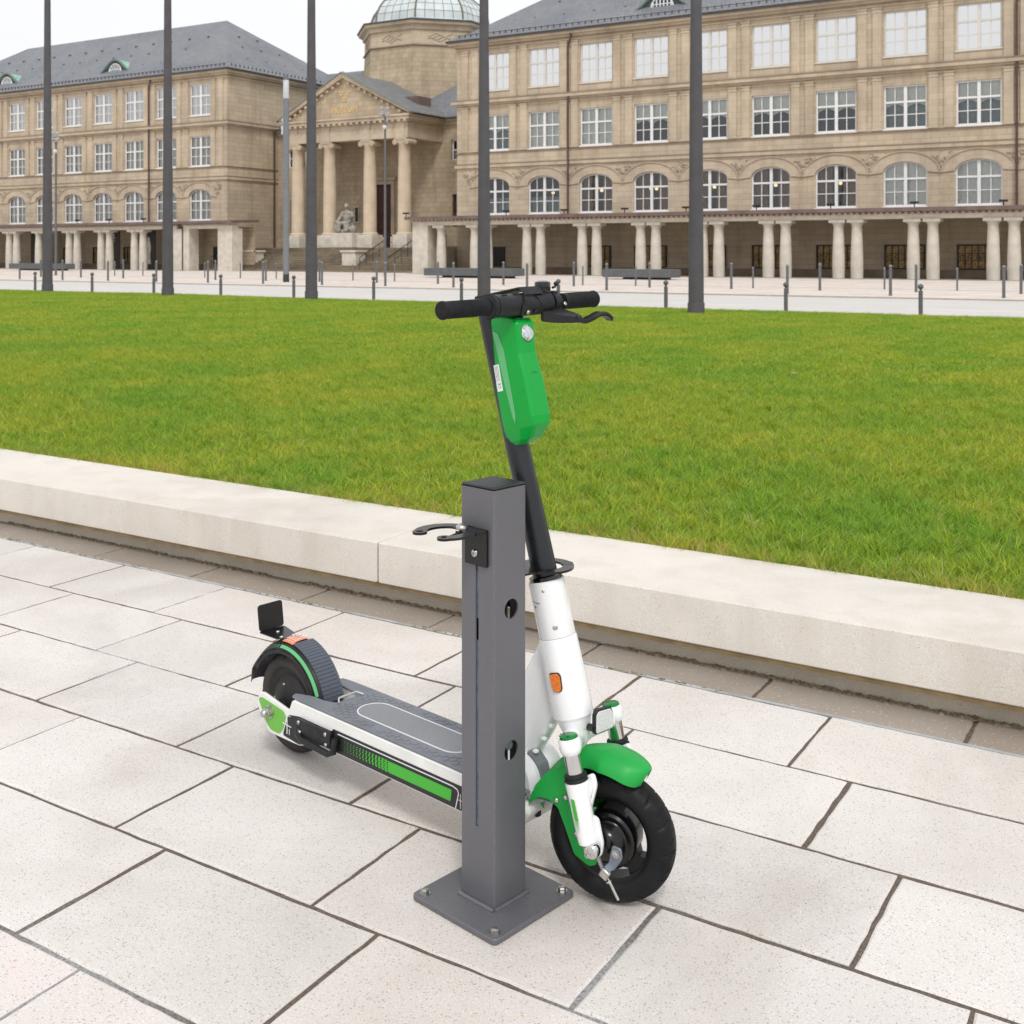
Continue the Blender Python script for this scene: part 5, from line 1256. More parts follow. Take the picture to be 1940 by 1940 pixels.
# tail cheeks beside the rear wheel carry the mat's two horns
for s in (-1, 1): m = MBT(SMx); m.box(-.835, -.69, *( (-.086, -.052) if s < 0 else (.052, .086)), .15, .196, .004); build('tail_cheek', m, M_wp2, frame_, smooth=30)
# rubber mat with horns around the wheel
mp_ = [(-.842, -.088), (-.80, -.092), (-.03, -.092), (-.012, -.07), (-.008, 0), (-.012, .07), (-.03, .092), (-.80, .092), (-.842, .088), (-.85, .07), (-.80, .05), (-.745, .047), (-.715, .035), (-.715, -.035), (-.745, -.047), (-.80, -.05), (-.85, -.07)]
m = MBT(SMx); m.prism(rounded(mp_, .012, 4), .1965, .2015, 'xy', c=.0012); gm_ = build('deck_mat', m, M_mat_, sc, smooth=30)
m = MBT(SMx)
def inslot(x, y, g=0): 
    xa, xb, r_ = -.60, -.30, .047+g; xx = min(max(x, xa), xb); return (x-xx)**2+y*y < r_*r_
for i in range(46):
    for j in range(9):
        x = -.69+i*.0165; y = -.076+j*.019+(.0095 if i % 2 else 0)
        if abs(y) > .08 or inslot(x, y, .012): continue
        if abs(math.sin(x*9+abs(y)*22)) < .12: continue
        m.lathe([(.0082, 0), (.0078, .0018), (.006, .0024), (0, .0024)], 12, ((x, y, .2013), (0, 0, 1)))
build('deck_studs', m, M_mat_, gm_, smooth=30, label='rows of low round rubber studs')
def stad(r_, n=14, xa=-.60, xb=-.30): return [(xb+r_*math.cos(R(-90+180*i/n)), r_*math.sin(R(-90+180*i/n))) for i in range(n+1)]+[(xa+r_*math.cos(R(90+180*i/n)), r_*math.sin(R(90+180*i/n))) for i in range(n+1)]
m = MBT(SMx); m.prism(stad(.0455), .2014, .2024, 'xy'); build('grip_panel', m, M_mat2, gm_, smooth=20)
o_, i_ = stad(.0485), stad(.0455); m = MBT(SMx); k = len(o_); m.add([(x, y, .2030) for x, y in o_]+[(x, y, .2030) for x, y in i_]+[(x, y, .2010) for x, y in o_]+[(x, y, .2010) for x, y in i_], [(a, (a+1) % k, k+(a+1) % k, k+a) for a in range(k)]+[(a, (a+1) % k, 2*k+(a+1) % k, 2*k+a) for a in range(k)]+[(k+a, k+(a+1) % k, 3*k+(a+1) % k, 3*k+a) for a in range(k)])
build('panel_outline', m, M_paper, gm_, smooth=0)
# near side graphics: black panel, thin white outline, green bar breaking up into dots
YS = -.0955
plate(rounded([(-.845, .152), (-.80, .160), (-.66, .160), (-.655, .168), (-.175, .168), (-.165, .112), (-.70, .112), (-.80, .086), (-.87, .092), (-.862, .112)], .008), YS-.0012, YS-.0002, SMx, mat('black_vinyl', '17171a', .4, noise_scale=20, var=.2), 'side_panel', sc, c=0)
sp_ = [o for o in bpy.data.objects if o.name.startswith('side_panel')][-1]
m = MBT(SMx); q = YS-.0018
def strip(mm, pts, w, y, t=.0006):
    for (xa, za), (xb, zb) in zip(pts, pts[1:]):
        d = Vector((xb-xa, zb-za)); n_ = Vector((-d.y, d.x)).normalized()*w/2
        mm.add([(xa+n_.x, y, za+n_.y), (xb+n_.x, y, zb+n_.y), (xb-n_.x, y, zb-n_.y), (xa-n_.x, y, za-n_.y), (xa+n_.x, y+t, za+n_.y), (xb+n_.x, y+t, zb+n_.y), (xb-n_.x, y+t, zb-n_.y), (xa-n_.x, y+t, za-n_.y)], [(0,1,2,3),(0,4,5,1),(3,2,6,7),(0,3,7,4),(1,5,6,2)])
strip(m, [(-.635, .1605), (-.215, .1605), (-.200, .157), (-.196, .150), (-.206, .112)], .0025, q); build('pinstripe', m, M_paper, sp_, smooth=0)
m = MBT(SMx); m.prism(rounded([(-.44, .151), (-.218, .151), (-.222, .1235), (-.44, .1235)], .004), q-.0002, q+.0004, 'xz')
for i in range(15):
    x = -.448-.0122*i; r_ = .0044*(1-(i+1)/17)
    for j in range(5):
        z = .1265+j*.0056
        m.lathe([(0, -.0002), (r_, -.0002), (r_, .0004)], 8, ((x-.002*(j % 2), q, z), (0, 1, 0)))
        if i < 4: m.box(x-.004, x+.012, q, q+.0004, z-.0014+.0004*i, z+.0014-.0004*i)
build('green_graphic', m, M_dec, sp_, smooth=0)
m = MBT(SMx)
strip(m, [(-.190, .150), (-.190, .116)], .0015, q); strip(m, [(-.197, .135), (-.175, .135)], .0012, q); strip(m, [(-.182, .147), (-.182, .12)], .0012, q); strip(m, [(-.862, .148), (-.835, .15)], .0015, q); strip(m, [(-.85, .14), (-.85, .10)], .003, q); strip(m, [(-.87, .125), (-.832, .122)], .0025, q); strip(m, [(-.84, .115), (-.84, .1)], .002, q)
build('scuff_mark', m, M_paper, sp_, smooth=0)
plate(rounded([(-.982, .162), (-.965, .168), (-.868, .156), (-.856, .146), (-.868, .108), (-.884, .090), (-.925, .090), (-.948, .108)], .008), YS-.0012, YS-.0002, SMx, M_deca, 'tail_plate', sc, c=0)
# axle nut with washer
m = MBT(SMx); m.lathe([(0, 0), (.018, 0), (.018, .003), (.0, .003)], 28, ((RX+.010, YS-.0012, RZ), (0, -1, 0)))
m.M = SMx @ Matrix.Translation((RX+.010, YS-.004, RZ)) @ Matrix.Rotation(R(90), 4, 'X'); m.prism([(.014*math.cos(R(60*i)), .014*math.sin(R(60*i))) for i in range(6)], 0, .011, 'xy', c=.001); m.lathe([(.012, .011), (.0115, .018), (.0085, .023), (.006, .0235), (0, .0235)], 20)
build('axle_nut', m, M_steel, sc, smooth=30)
# stand bracket below the rail
plate(rounded([(-.795, .160), (-.655, .160), (-.655, .118), (-.795, .118)], .006), YS-.012, YS-.0015, SMx, M_pl, 'stand_bracket', sc)
br = [o for o in bpy.data.objects if o.name.startswith('stand_bracket')][-1]
for x, z in ((-.785, .152), (-.78, .128), (-.672, .152), (-.67, .126)): dome_bolt(br, SMx @ Matrix.Translation((x, YS-.012, z)) @ Matrix.Rotation(R(90), 4, 'X'), .0055, .004)
m = MBT(SMx); m.tube([(-.79, YS-.008, .134), (-.785, YS-.014, .120), (-.765, YS-.018, .113), (-.655, YS-.018, .109), (-.638, YS-.014, .116), (-.636, YS-.008, .15)], .0085, 14); build('stand', m, M_pl, br)
# rear fender
def arc_strip(M, cx, cz, rad, a0, a1, hw_fn, drop_fn, n=40, t=.004, m_=12, y_off=0):
    """curved mudguard: crown radius rad(a), half width hw_fn(a), edge drop drop_fn(a)"""
    mm = MB(); mm.M = M; vs = []
    for i in range(n+1):
        a = a0+(a1-a0)*i/n; u = i/n; rr = rad(u); h = hw_fn(u); dr = drop_fn(u)
        for lay in (0, 1):
            for j in range(m_+1):
                v = -1+2*j/m_; r_ = rr-dr*abs(v)**3-lay*t
                vs.append((cx+r_*math.cos(R(a)), y_off+h*v, cz+r_*math.sin(R(a))))
    q = 2*(m_+1); fs = []
    for i in range(n):
        for j in range(m_):
            fs.append((i*q+j, i*q+j+1, (i+1)*q+j+1, (i+1)*q+j)); b_ = i*q+m_+1; d_ = (i+1)*q+m_+1; fs.append((b_+j+1, b_+j, d_+j, d_+j+1))
        fs.append((i*q, (i+1)*q, (i+1)*q+m_+1, i*q+m_+1)); fs.append((i*q+m_, i*q+2*m_+1, (i+1)*q+2*m_+1, (i+1)*q+m_))
    for i in (0, n): fs += [(i*q+j, i*q+m_+1+j, i*q+m_+2+j, i*q+j+1) for j in range(m_)]
    return mm.add(vs, fs)
rf = build('rear_fender', arc_strip(SMx, RX, RZ, lambda u: .174+.030*max(0, (u-.72)/.28)**2-.006*u, 12, 176, lambda u: .046 if u < .88 else .046-.02*(u-.88)/.12, lambda u: .022-.006*u, 60), M_pl, sc, smooth=50)
m = MBT(SMx)
for i in range(19):
    a = R(16+i*3.5); r0 = .1725; dx, dz = math.cos(a), math.sin(a); tx_, tz_ = -dz, dx
    vs = []
    for y in (-.033, .033):
        for rr, tt in ((r0-.001, -.0048), (r0+.0016, -.0047), (r0+.0016, .0047), (r0-.001, .0048)): vs.append((RX+dx*rr+tx_*tt, y, RZ+dz*rr+tz_*tt))
    m.add(vs, [(0,1,2,3),(7,6,5,4),(0,4,5,1),(1,5,6,2),(2,6,7,3),(3,7,4,0)])
build('fender_rib', m, M_fgrey, rf, smooth=0)
def on_fender(a, y, off=.0012, dr=.02):
    rr = .174-.002-dr*abs(y/.046)**3+off; return (RX+rr*math.cos(R(a)), y, RZ+rr*math.sin(R(a)))
def fender_patch(a0, a1, y0, y1, mt, name, n=12, k=5, off=.0016):
    m = MBT(SMx); vs = []; 
    for i in range(n+1):
        for j in range(k+1): vs.append(on_fender(a0+(a1-a0)*i/n, y0+(y1-y0)*j/k, off))
    m.add(vs, [(i*(k+1)+j, i*(k+1)+j+1, (i+1)*(k+1)+j+1, (i+1)*(k+1)+j) for i in range(n) for j in range(k)]); return build(name, m, mt, rf, smooth=60)
fender_patch(82, 98, -.032, .032, M_orsk, 'sticker', off=.004)
m = MBT(SMx)
for i in range(5):
    for j in range(7):
        if rnd.random() < .12: continue
        y = -.027+j*.008; p = on_fender(84+i*2.9, y, .0048); q_ = on_fender(84+i*2.9+1.5, y, .0048); y2 = y+rnd.uniform(.004, .007)
        m.quad(p, q_, (q_[0], y2, q_[2]), (p[0], y2, p[2]))
build('sticker_print', m, M_paper, rf, smooth=0)
m = MBT(SMx); vs = []
def lat(a, rr): return (RX+rr*math.cos(R(a)), -.0465, RZ+rr*math.sin(R(a)))
# side skirt of the fender with the green stripe on it
n = 40; vs = []
for i in range(n+1):
    a = 14+(150-14)*i/n; vs += [(RX+.153*math.cos(R(a)), -.0425, RZ+.153*math.sin(R(a))), (RX+.139*math.cos(R(a)), -.0425, RZ+.139*math.sin(R(a))), (RX+.153*math.cos(R(a)), -.046, RZ+.153*math.sin(R(a))), (RX+.139*math.cos(R(a)), -.046, RZ+.139*math.sin(R(a)))]
m.add(vs, [f for i in range(n) for f in ((i*4, i*4+1, i*4+5, i*4+4), (i*4+2, i*4+6, i*4+7, i*4+3), (i*4, i*4+4, i*4+6, i*4+2), (i*4+1, i*4+3, i*4+7, i*4+5))]); build('fender_skirt', m, M_pl, rf, smooth=50)
fender_patch(22, 96, -.0452, -.039, M_glight, 'fender_stripe', n=40, k=4, off=.0022)
m = MBT(SMx)
for i in range(7):
    for j in range(3):
        p = on_fender(99+i*2.4, -.0445+j*.0024, .0022); m.sphere(p, .0013*(1-i/9), 6, (1, .6, 1))
build('stripe_dots', m, M_glight, rf, smooth=0)
# number plate holder
ph = MBT(SMx); ph.prism(rounded([(-1.058, -.042), (-1.054, .042), (-.985, .026), (-.955, .008), (-.955, -.02), (-.98, -.04)], .006, 3), .3095, .3125, 'xy'); hd = build('plate_holder', ph, M_blk, sc, smooth=30)
m = MBT(SMx); Tm = SMx @ Matrix.Translation((-1.056, 0, .3125)) @ Matrix.Rotation(R(-8), 4, 'Y'); m.M = Tm; m.prism(rounded([(-.042, 0), (.042, 0), (.042, .073), (-.042, .073)], .01), -.0015, .0015, 'yz', c=.0006); build('holder_plate', m, M_blk, hd, smooth=30)
for x, y in ((-1.02, -.005), (-.975, -.025), (-.965, .008)): dome_bolt(hd, SMx @ Matrix.Translation((x, y, .3125)), .0055, .004)
m = MBT(SMx); m.tube([(-.700, -.042, .206), (-.715, -.03, .212), (-.715, .03, .212), (-.700, .042, .206)], .003, 8); build('fender_bracket', m, M_chrome, rf)
# --- neck: blade from deck nose up to the head tube
NP = [(-.27, .2), (-.235, .215), (-.16, .30), (-.09, .41), (-.03, .52), (.0, .555), (.03, .55), (.04, .46), (.05, .36), (.02, .33), (-.02, .28), (-.05, .235), (-.055, .2)]
m = MBT(SMx)
L_ = [((-.262, .2), (-.050, .2), .052), ((-.225, .225), (-.052, .23), .044), ((-.165, .30), (-.018, .28), .034), ((-.11, .38), (.028, .345), .028), ((-.06, .46), (.045, .44), .024), ((-.02, .53), (.035, .52), .018), ((.005, .56), (.03, .555), .008)]
vs = []; k = 10
for (a, b, h) in L_:
    pa, pb = Vector(a), Vector(b); sec = []
    for i in range(k): # rounded lens section
        t = 2*math.pi*i/k; ce = (pa+pb)/2; hx_ = (pb-pa)/2
        cx_ = math.copysign(abs(math.cos(t))**.6, math.cos(t)); sy_ = math.copysign(abs(math.sin(t))**.6, math.sin(t))
        p = ce+hx_*cx_; sec.append((p.x, h*sy_, p.y))
    vs += sec
n = len(L_); m.add(vs, [(i*k+j, i*k+(j+1) % k, (i+1)*k+(j+1) % k, (i+1)*k+j) for i in range(n-1) for j in range(k)]+[tuple(reversed(range(k))), tuple(range((n-1)*k, n*k))])
nk = build('neck', m, M_wp, sc, smooth=60); sb = nk.modifiers.new('round', 'SUBSURF'); sb.levels = 2; sb.render_levels = 2
m = MBT(SMx)
for x, z in ((.022, .345), (.000, .31), (-.024, .275), (-.045, .245)): m.box(x-.004, x+.007, -.031, -.020, z-.003, z+.003, .001)
build('cable_clip', m, M_wp, nk)
plate(rounded([(-.26, .19), (-.10, .262), (-.04, .268), (-.008, .245), (.004, .205), (-.006, .165), (-.05, .150), (-.26, .15)], .02), -.058, .058, SMx, M_wp, 'deck_nose', sc, c=.014)
plate(rounded([(-.05, .262), (-.036, .276), (-.006, .252), (.004, .224), (-.004, .216), (-.02, .235)], .004), -.034, .0, SMx, M_mat_, 'toe_pad', sc, c=.004)
m = MBT(SMx); m.box(-.03, .004, -.05, -.035, .142, .160, .003); build('rubber_stop', m, M_pl, sc)
# --- head tube, stem
AX = Vector((-.2334, 0, .9724))
def axp(z, dy=0, dx=0): return Vector((-.05-.24*(z-.663)+dx, dy, z))
def along(mm, z0, z1, prof, n=40):
    """prof: list of (radius, t 0..1) between heights z0 and z1 on the steering axis"""
    p0, p1 = axp(z0), axp(z1); L0 = (p1-p0).length; mm.lathe([(r_, t*L0) for r_, t in prof], n, (p0, (p1-p0)))
m = MBT(FM); along(m, .374, .544, [(.0, 0), (.041, 0), (.0445, .03), (.0455, .2), (.0425, .97), (.041, 1), (0, 1)]); ht = build('head_tube', m, M_wp, sc, smooth=30)
m = MBT(FM); along(m, .5445, .664, [(0, 0), (.0395, 0), (.0405, .02), (.0405, .98), (.0385, 1), (0, 1)]); hu = build('head_sleeve', m, M_wp, sc, smooth=30)
m = MBT(FM); along(m, .542, .5465, [(.0395, 0), (.0395, 1)]); along(m, .6642, .6735, [(0, 0), (.037, 0), (.037, .8), (.033, 1), (0, 1)]); build('seam_ring', m, M_gl, hu)
for z, ang in ((.648, -75), (.572, -60), (.61, -120)):
    c0 = axp(z); d = Vector((math.cos(R(ang)), math.sin(R(ang)), 0)); Mx = FM @ Matrix.Translation(c0+d*.0402) @ d.to_track_quat('Z', 'Y').to_matrix().to_4x4(); dome_bolt(hu, Mx, .0035 if z > .6 else .006, .0015)
m = MBT(FM); c0 = axp(.62); pts = [c0+Vector((.0408*math.cos(R(a)), .0408*math.sin(R(a)), 0)) for a in range(-150, -90, 6)]; m.tube(pts, .0007, 5); build('slit', m, M_gl, hu)
m = MBT(FM); _a, _b = axp(.672), axp(1.262)+Vector((-.010, 0, 0)); m.tube([_a, _a.lerp(_b, .3), _a.lerp(_b, .7), _b], [.0285, .0278, .0262, .0250], 36); stem = build('stem', m, M_stem, sc, smooth=30)
# amber side reflector
Mr = FM @ Matrix.Translation(axp(.458)+Vector((.000, -.0435, 0))) @ Matrix.Rotation(R(-13), 4, 'Y') @ Matrix.Rotation(R(8), 4, 'Z')
pl = [(-.011, .019), (.009, .019), (.0125, .012), (.011, -.015), (.005, -.0205), (-.007, -.018), (-.010, -.012)]
m = MB(); m.M = Mr; m.prism(rounded([(x*1.12, z*1.08) for x, z in pl], .004), -.004, .003, 'xz', c=.001); rb = build('side_reflector', m, M_pl, sc)
m = MB(); m.M = Mr; m.prism(rounded(pl, .004), -.0062, -.004, 'xz', c=.0008); build('reflector_lens', m, M_amber, rb)
# --- fork
m = MBT(FM); p = axp(.362); m.tube([axp(.376), axp(.362), axp(.345), axp(.325), axp(.31)], [.041, .036, .030, .024, .012], 28)
for s in (-1, 1): m.tube([axp(.335), (.032, s*.04, .338), (.055, s*.075, .345), (.062, s*.1, .348)], [.024, .023, .022, .02], 20)
cw = build('fork_crown', m, M_wp, sc, smooth=50)
LD = Vector((.043, 0, -.197)).normalized()
for s in (-1, 1):
    y = s*.1; T0 = Vector((.060, y, .372))
    def lz(d): return T0+LD*d
    m = MBT(FM); m.tube([lz(.0), lz(.004), lz(.022), lz(.032), lz(.035)], [.0205, .0235, .0235, .020, .016], 28); lg = build('fork_leg', m, M_wp, sc, smooth=40)
    m = MBT(FM); m.tube([lz(-.007), lz(-.005), lz(.0)], [.015, .0185, .0195], 24)
    for k in range(12): a = 2*math.pi*k/12; c0 = lz(-.003); m.sphere((c0.x+.0188*math.cos(a), c0.y+.0188*math.sin(a), c0.z), .0018, 6)
    build('adjuster_cap', m, mat('green_anodised', '2f8f4a', .2, .9), lg)
    m = MBT(FM); m.tube([lz(.033), lz(.080)], .0178, 24); build('stanchion', m, M_chrome, lg)
    m = MBT(FM); m.tube([lz(.071), lz(.073), lz(.077), lz(.079), lz(.085), lz(.088)], [.0195, .0235, .0245, .0225, .0262, .023], 24); build('dust_boot', m, M_rub, lg)
    m = MBT(FM); m.tube([lz(.085), lz(.090), lz(.13), lz(.20), lz(.212), lz(.215)], [.021, .0250, .0228, .0208, .0195, .016], 28)
    m.prism(rounded([(.098, .22), (.124, .215), (.136, .165), (.132, .138), (.114, .130), (.100, .15)], .008), y+(.006 if s < 0 else -.016), y+(.016 if s < 0 else -.006), 'xz', c=.002)
    m.prism(rounded([(.078, .285), (.112, .305), (.120, .28), (.108, .235), (.098, .2)], .01), y+(.008 if s < 0 else -.02), y+(.02 if s < 0 else -.008), 'xz', c=.003)
    lw = build('fork_slider', m, M_wp, lg, smooth=40)
    if s < 0:
        m = MBT(FM)   # green stripe fading into dots down the slider
        def onleg(d, a): c0 = lz(d); r_ = .0228-.002*min(1, max(0, (d-.13)/.07))+.0016; return (c0.x+r_*math.cos(a)*.97, c0.y+r_*math.sin(a), c0.z)
        aa, ab = R(-112), R(-88)
        for i in range(8):
            d0 = .118+i*.0055; d1 = d0+.0055; m.quad(onleg(d0, aa), onleg(d0, ab), onleg(d1, ab), onleg(d1, aa))
        for i in range(6):
            d0 = .1635+i*.0042; h = .0026*(1-i/8)
            for k in range(4): a1 = aa+(ab-aa)*(k+.1)/4; a2 = aa+(ab-aa)*(k+.9-.08*i)/4; m.quad(onleg(d0, a1), onleg(d0, a2), onleg(d0+h, a2), onleg(d0+h, a1))
        build('slider_stripe', m, M_dec, lg, smooth=0)
# --- front wheel
WX, WY, WZ, WR = .112, 0.0, .1405, .1405
WM = FM @ Matrix.Translation((WX, WY, 0)) @ Matrix.Rotation(R(8), 4, 'Z') @ Matrix.Translation((-WX, -WY, 0))
m = MBT(WM); ax_ = ((WX, WY, WZ), (0, 1, 0))
m.lathe([(.083, -.020), (.094, -.026), (.0975, -.024), (.0975, .024), (.094, .026), (.083, .020), (.084, 0)], 72, ax_, close=True)
for k in range(3):
    a = R(120*k+200); d = Vector((math.cos(a), 0, math.sin(a))); u = Vector((-math.sin(a), 0, math.cos(a))); c0 = Vector((WX, WY, WZ)); vs = []
    for rr, hw_, hy_ in ((.050, .030, .018), (.068, .020, .012), (.084, .030, .014)):
        for sx, sy in ((-1, -1), (1, -1), (1, 1), (-1, 1)): vs.append(c0+d*rr+u*hw_*sx+Vector((0, hy_*sy, 0)))
    m.add(vs, [(0,1,5,4),(1,2,6,5),(2,3,7,6),(3,0,4,7),(4,5,9,8),(5,6,10,9),(6,7,11,10),(7,4,8,11)])
fw = build('front_wheel', m, mat('satin_black_alloy', '0e0e10', .38, spec=.35, noise_scale=30, var=.3), sc, smooth=30)
m = MBT(WM); m.lathe([(0, .04), (.052, .036), (.061, .028), (.061, -.024), (.059, -.031), (.054, -.035), (.044, -.034), (.040, -.038), (.036, -.052), (.026, -.062), (.012, -.066), (0, -.066)], 60, ax_); build('hub', m, mat('gloss_black_hub', '0b0b0d', .2, spec=.5, noise_scale=30, var=.3), fw, smooth=30)
for k in range(6): a = R(60*k+10); dome_bolt(fw, WM @ Matrix.Translation((WX+.056*math.cos(a), WY-.018, WZ+.056*math.sin(a))) @ Matrix.Rotation(R(90), 4, 'X'), .003, .003, mt=M_gl)
tyre(WM, WX, WZ, WR, .072, fw, cy=WY)
m = MBT(FM); m.tube([(WX, -.118, WZ+.006), (WX, .118, WZ+.006)], .006, 14); build('axle', m, M_steel, fw)
m = MBT(FM); m.lathe([(0, 0), (.017, 0), (.0175, .004), (.016, .013), (.012, .017), (.0085, .0175), (.008, .013), (0, .013)], 32, ((WX+.006, -.101, WZ+.014), (0, -1, 0))); build('axle_nut', m, M_chrome, fw)
# brake arm, spring and cable end
plate(rounded([(.160, .172), (.180, .168), (.182, .148), (.165, .122), (.136, .106), (.132, .116), (.152, .134), (.155, .150)], .006), -.098, -.093, FM, M_zinc, 'brake_arm', fw, c=.001)
hexbolt(fw, FM @ Matrix.Translation((.168, -.098, .156)) @ Matrix.Rotation(R(90), 4, 'X'), .006, .006)
m = MBT(FM); pts = []
for i in range(100): t = i/99; a = t*9*2*math.pi; c0 = Vector((.128, -.102, .142)).lerp(Vector((.146, -.102, .112)), t); pts.append((c0.x+.0045*math.cos(a), c0.y+.0045*math.sin(a), c0.z))
m.tube(pts, .0009, 6); m.tube([(.126, -.102, .145), (.170, -.102, .076)], .0016, 8); m.tube([(.157, -.102, .096), (.176, -.102, .066)], .0028, 10); m.lathe([(.0, -.002), (.006, -.002), (.006, .002), (0, .002)], 6, ((.155, -.102, .098), (.53, 0, -.85))); m.M = FM @ Matrix.Translation((.146, -.102, .112)) @ Matrix.Rotation(R(30), 4, 'Y'); m.box(-.010, .010, -.007, .007, -.010, .010, .002)
build('brake_cable_end', m, M_steel, fw)
# --- front fender
def fhw(u):
    w = .052+.006*math.sin(u*math.pi)
    if u < .14: w *= math.sqrt(max(.0, 1-((.14-u)/.14)**2))*.75+.25
    if u > .82: w *= 1-.35*(u-.82)/.18
    if .30 < u < .62: w -= .016*math.sin((u-.30)/.32*math.pi)
    return w
ff = build('front_fender', arc_strip(FM, WX, WZ, lambda u: .184-.008*u+.006*math.sin(u*math.pi), 60, 168, fhw, lambda u: .036-.014*u, 64, t=.003), M_fend, sc, smooth=60)
fs_ = .060
for s in (-1, 1):
    y0, y1 = (-.0615, -.0585) if s < 0 else (.0585, .0615)
    plate(rounded([(-.062, .186), (-.044, .232), (-.012, .270), (.03, .288), (.07, .272), (.098, .22), (.106, .13), (.105, .100), (.088, .092), (.052, .108), (.030, .160), (.012, .198), (-.014, .210), (-.036, .208)], .006), y0, y1, FM, M_fend, 'fender_stay', ff, c=.001)
for x, z in ((.010, .213), (.032, .224), (.058, .153)): dome_bolt(ff, FM @ Matrix.Translation((x, -.0615, z)) @ Matrix.Rotation(R(90), 4, 'X'), .0062, .005)
# --- front reflector
Rf = FM @ Matrix.Translation((.088, .004, .378)) @ Matrix.Rotation(R(-24), 4, 'Z')
m = MB(); m.M = Rf; m.prism(rounded([(-.026, -.025), (.026, -.02), (.026, .016), (.018, .027), (-.018, .027), (-.026, .018)], .005), -.006, .004, 'yz', c=.001); m.tube([(-.03, -.018, -.02), (0, -.022, -.012)], .008, 10); rr_ = build('front_reflector', m, M_pl, sc)
m = MB(); m.M = Rf; m.prism(rounded([(-.023, -.022), (.023, -.018), (.023, .015), (.016, .024), (-.016, .024), (-.023, .016)], .004), .004, .007, 'yz', c=.0008)
build('reflector_lens', m, mat('clear_reflector', 'd9dcdc', .2, .3, noise_scale=500, var=.25, bump=.6, bscale=700, coat=.5), rr_)
dome_bolt(rr_, Rf @ Matrix.Translation((-.03, -.031, -.02)) @ Matrix.Rotation(R(90), 4, 'X'), .0055, .004)
# --- green control box on the stem
XM = BM0 @ Matrix.Translation((-.0660, -.008, 1.19)) @ Matrix.Rotation(math.atan(-.24), 4, 'Y')
def section(f, wb, wm, wf, wm2=None):
    return [(-.004, -wb), (.030, -wm), (.056, -wm*.93), (.056+f*.0, -wm*.93), (f, -wf), (f, wf), (.056, wm*.93), (.056, wm*.93), (.030, wm), (-.004, wb)]
lev = [(-.242, .034, .018, .020, .012), (-.232, .062, .025, .027, .019), (-.205, .088, .031, .033, .026), (-.185, .091, .033, .035, .0295), (-.10, .088, .034, .0355, .029), (-.045, .080, .034, .0355, .028), (-.005, .086, .033, .035, .0285), (.040, .088, .032, .034, .0285), (.050, .082, .031, .032, .025), (.060, .034, .025, .026, .017)]
m = MB(); m.M = XM; vs = []
for z, f, wb, wm, wf in lev:
    mid = min(.046, f*.58); b0_ = -.006; sh_ = .22 if z > .02 else 0
    vs += [(x_, y_, z-sh_*x_) for x_, y_ in ((b0_, -wb), (mid*.45, -wm), (mid, -wm), (f-.006, -wf-.001), (f, -wf+.006), (f, wf-.006), (f-.006, wf+.001), (mid, wm), (mid*.45, wm), (b0_, wb))]
k = 10; n = len(lev)
m.add(vs, [(i*k+j, i*k+(j+1) % k, (i+1)*k+(j+1) % k, (i+1)*k+j) for i in range(n-1) for j in range(k)]+[tuple(reversed(range(k))), tuple(range((n-1)*k, n*k))])
gb = build('control_box', m, M_gbox, sc, smooth=9, label='green control box clamped to the stem'); bv = gb.modifiers.new('round', 'BEVEL'); bv.width = .0016; bv.segments = 2; bv.limit_method = 'ANGLE'; bv.angle_limit = R(12)
m = MB(); m.M = XM
m.prism(rounded([(.014, .018), (.030, .010), (.040, -.03), (.043, -.175), (.038, -.196), (.033, -.180), (.022, -.08)], .003), -.0364, -.0352, 'xz', c=.0003); build('side_inlay', m, M_glight, gb, smooth=0)
m = MB(); m.M = XM; m.box(.0, .0165, -.0362, -.0350, -.118, -.058); stk = build('sticker', m, M_paper, gb, smooth=0)
text_mesh('CE', .011, .0001, gb, M_ink, XM @ Matrix.Translation((.0125, -.0364, -.112)) @ TX @ Matrix.Rotation(R(90), 4, 'Z'), 'print', 'LEFT')
m = MB(); m.M = XM
for r_ in range(3):
    z = -.061
    while z > -.094: l = rnd.uniform(.002, .006); m.quad((.003+r_*.004, -.0364, z), (.0045+r_*.004, -.0364, z), (.0045+r_*.004, -.0364, z-l), (.003+r_*.004, -.0364, z-l)); z -= l+.0012
build('fine_print', m, M_ink, gb, smooth=0)
# headlight and round embossed badge on the front face
HL = XM @ Matrix.Translation((.0865, 0, -.001)) @ Matrix.Rotation(R(90), 4, 'Y')
m = MB(); m.M = HL; m.torus((0, 0, 0), (0, 0, 1), .0165, .002, 36, 8); hl = build('headlight', m, M_chrome, gb)
m = MB(); m.M = HL; m.lathe([(.0155, .0), (.014, .0035), (.008, .005), (0, .0055)], 32); build('headlight_lens', m, mat('headlight_lens', 'c9cfd4', .1, metal=.5, coat=.8, noise_scale=160, var=.35, bump=.5, bscale=300), hl)
m = MB(); m.M = XM @ Matrix.Translation((.0868, 0, -.105)) @ Matrix.Rotation(R(90), 4, 'Y')
m.torus((0, 0, 0), (0, 0, 1), .0165, .0006, 36, 6); m.torus((0, 0, 0), (0, 0, 1), .0135, .0004, 36, 6)
for k in range(8): a = R(45*k); m.tube([(.002*math.cos(a), .002*math.sin(a), 0), (.0125*math.cos(a), .0125*math.sin(a), 0)], .0005, 5)
build('badge', m, mat('badge_green', '0c7a38', .4), gb)
m = MB(); m.M = FM
for z in (1.205, 1.175): pass
for z in (.026, -.010): dome_bolt(stem, XM @ Matrix.Translation((-.016, -.0245, z)) @ Matrix.Rotation(R(100), 4, 'X'), .0062, .005)
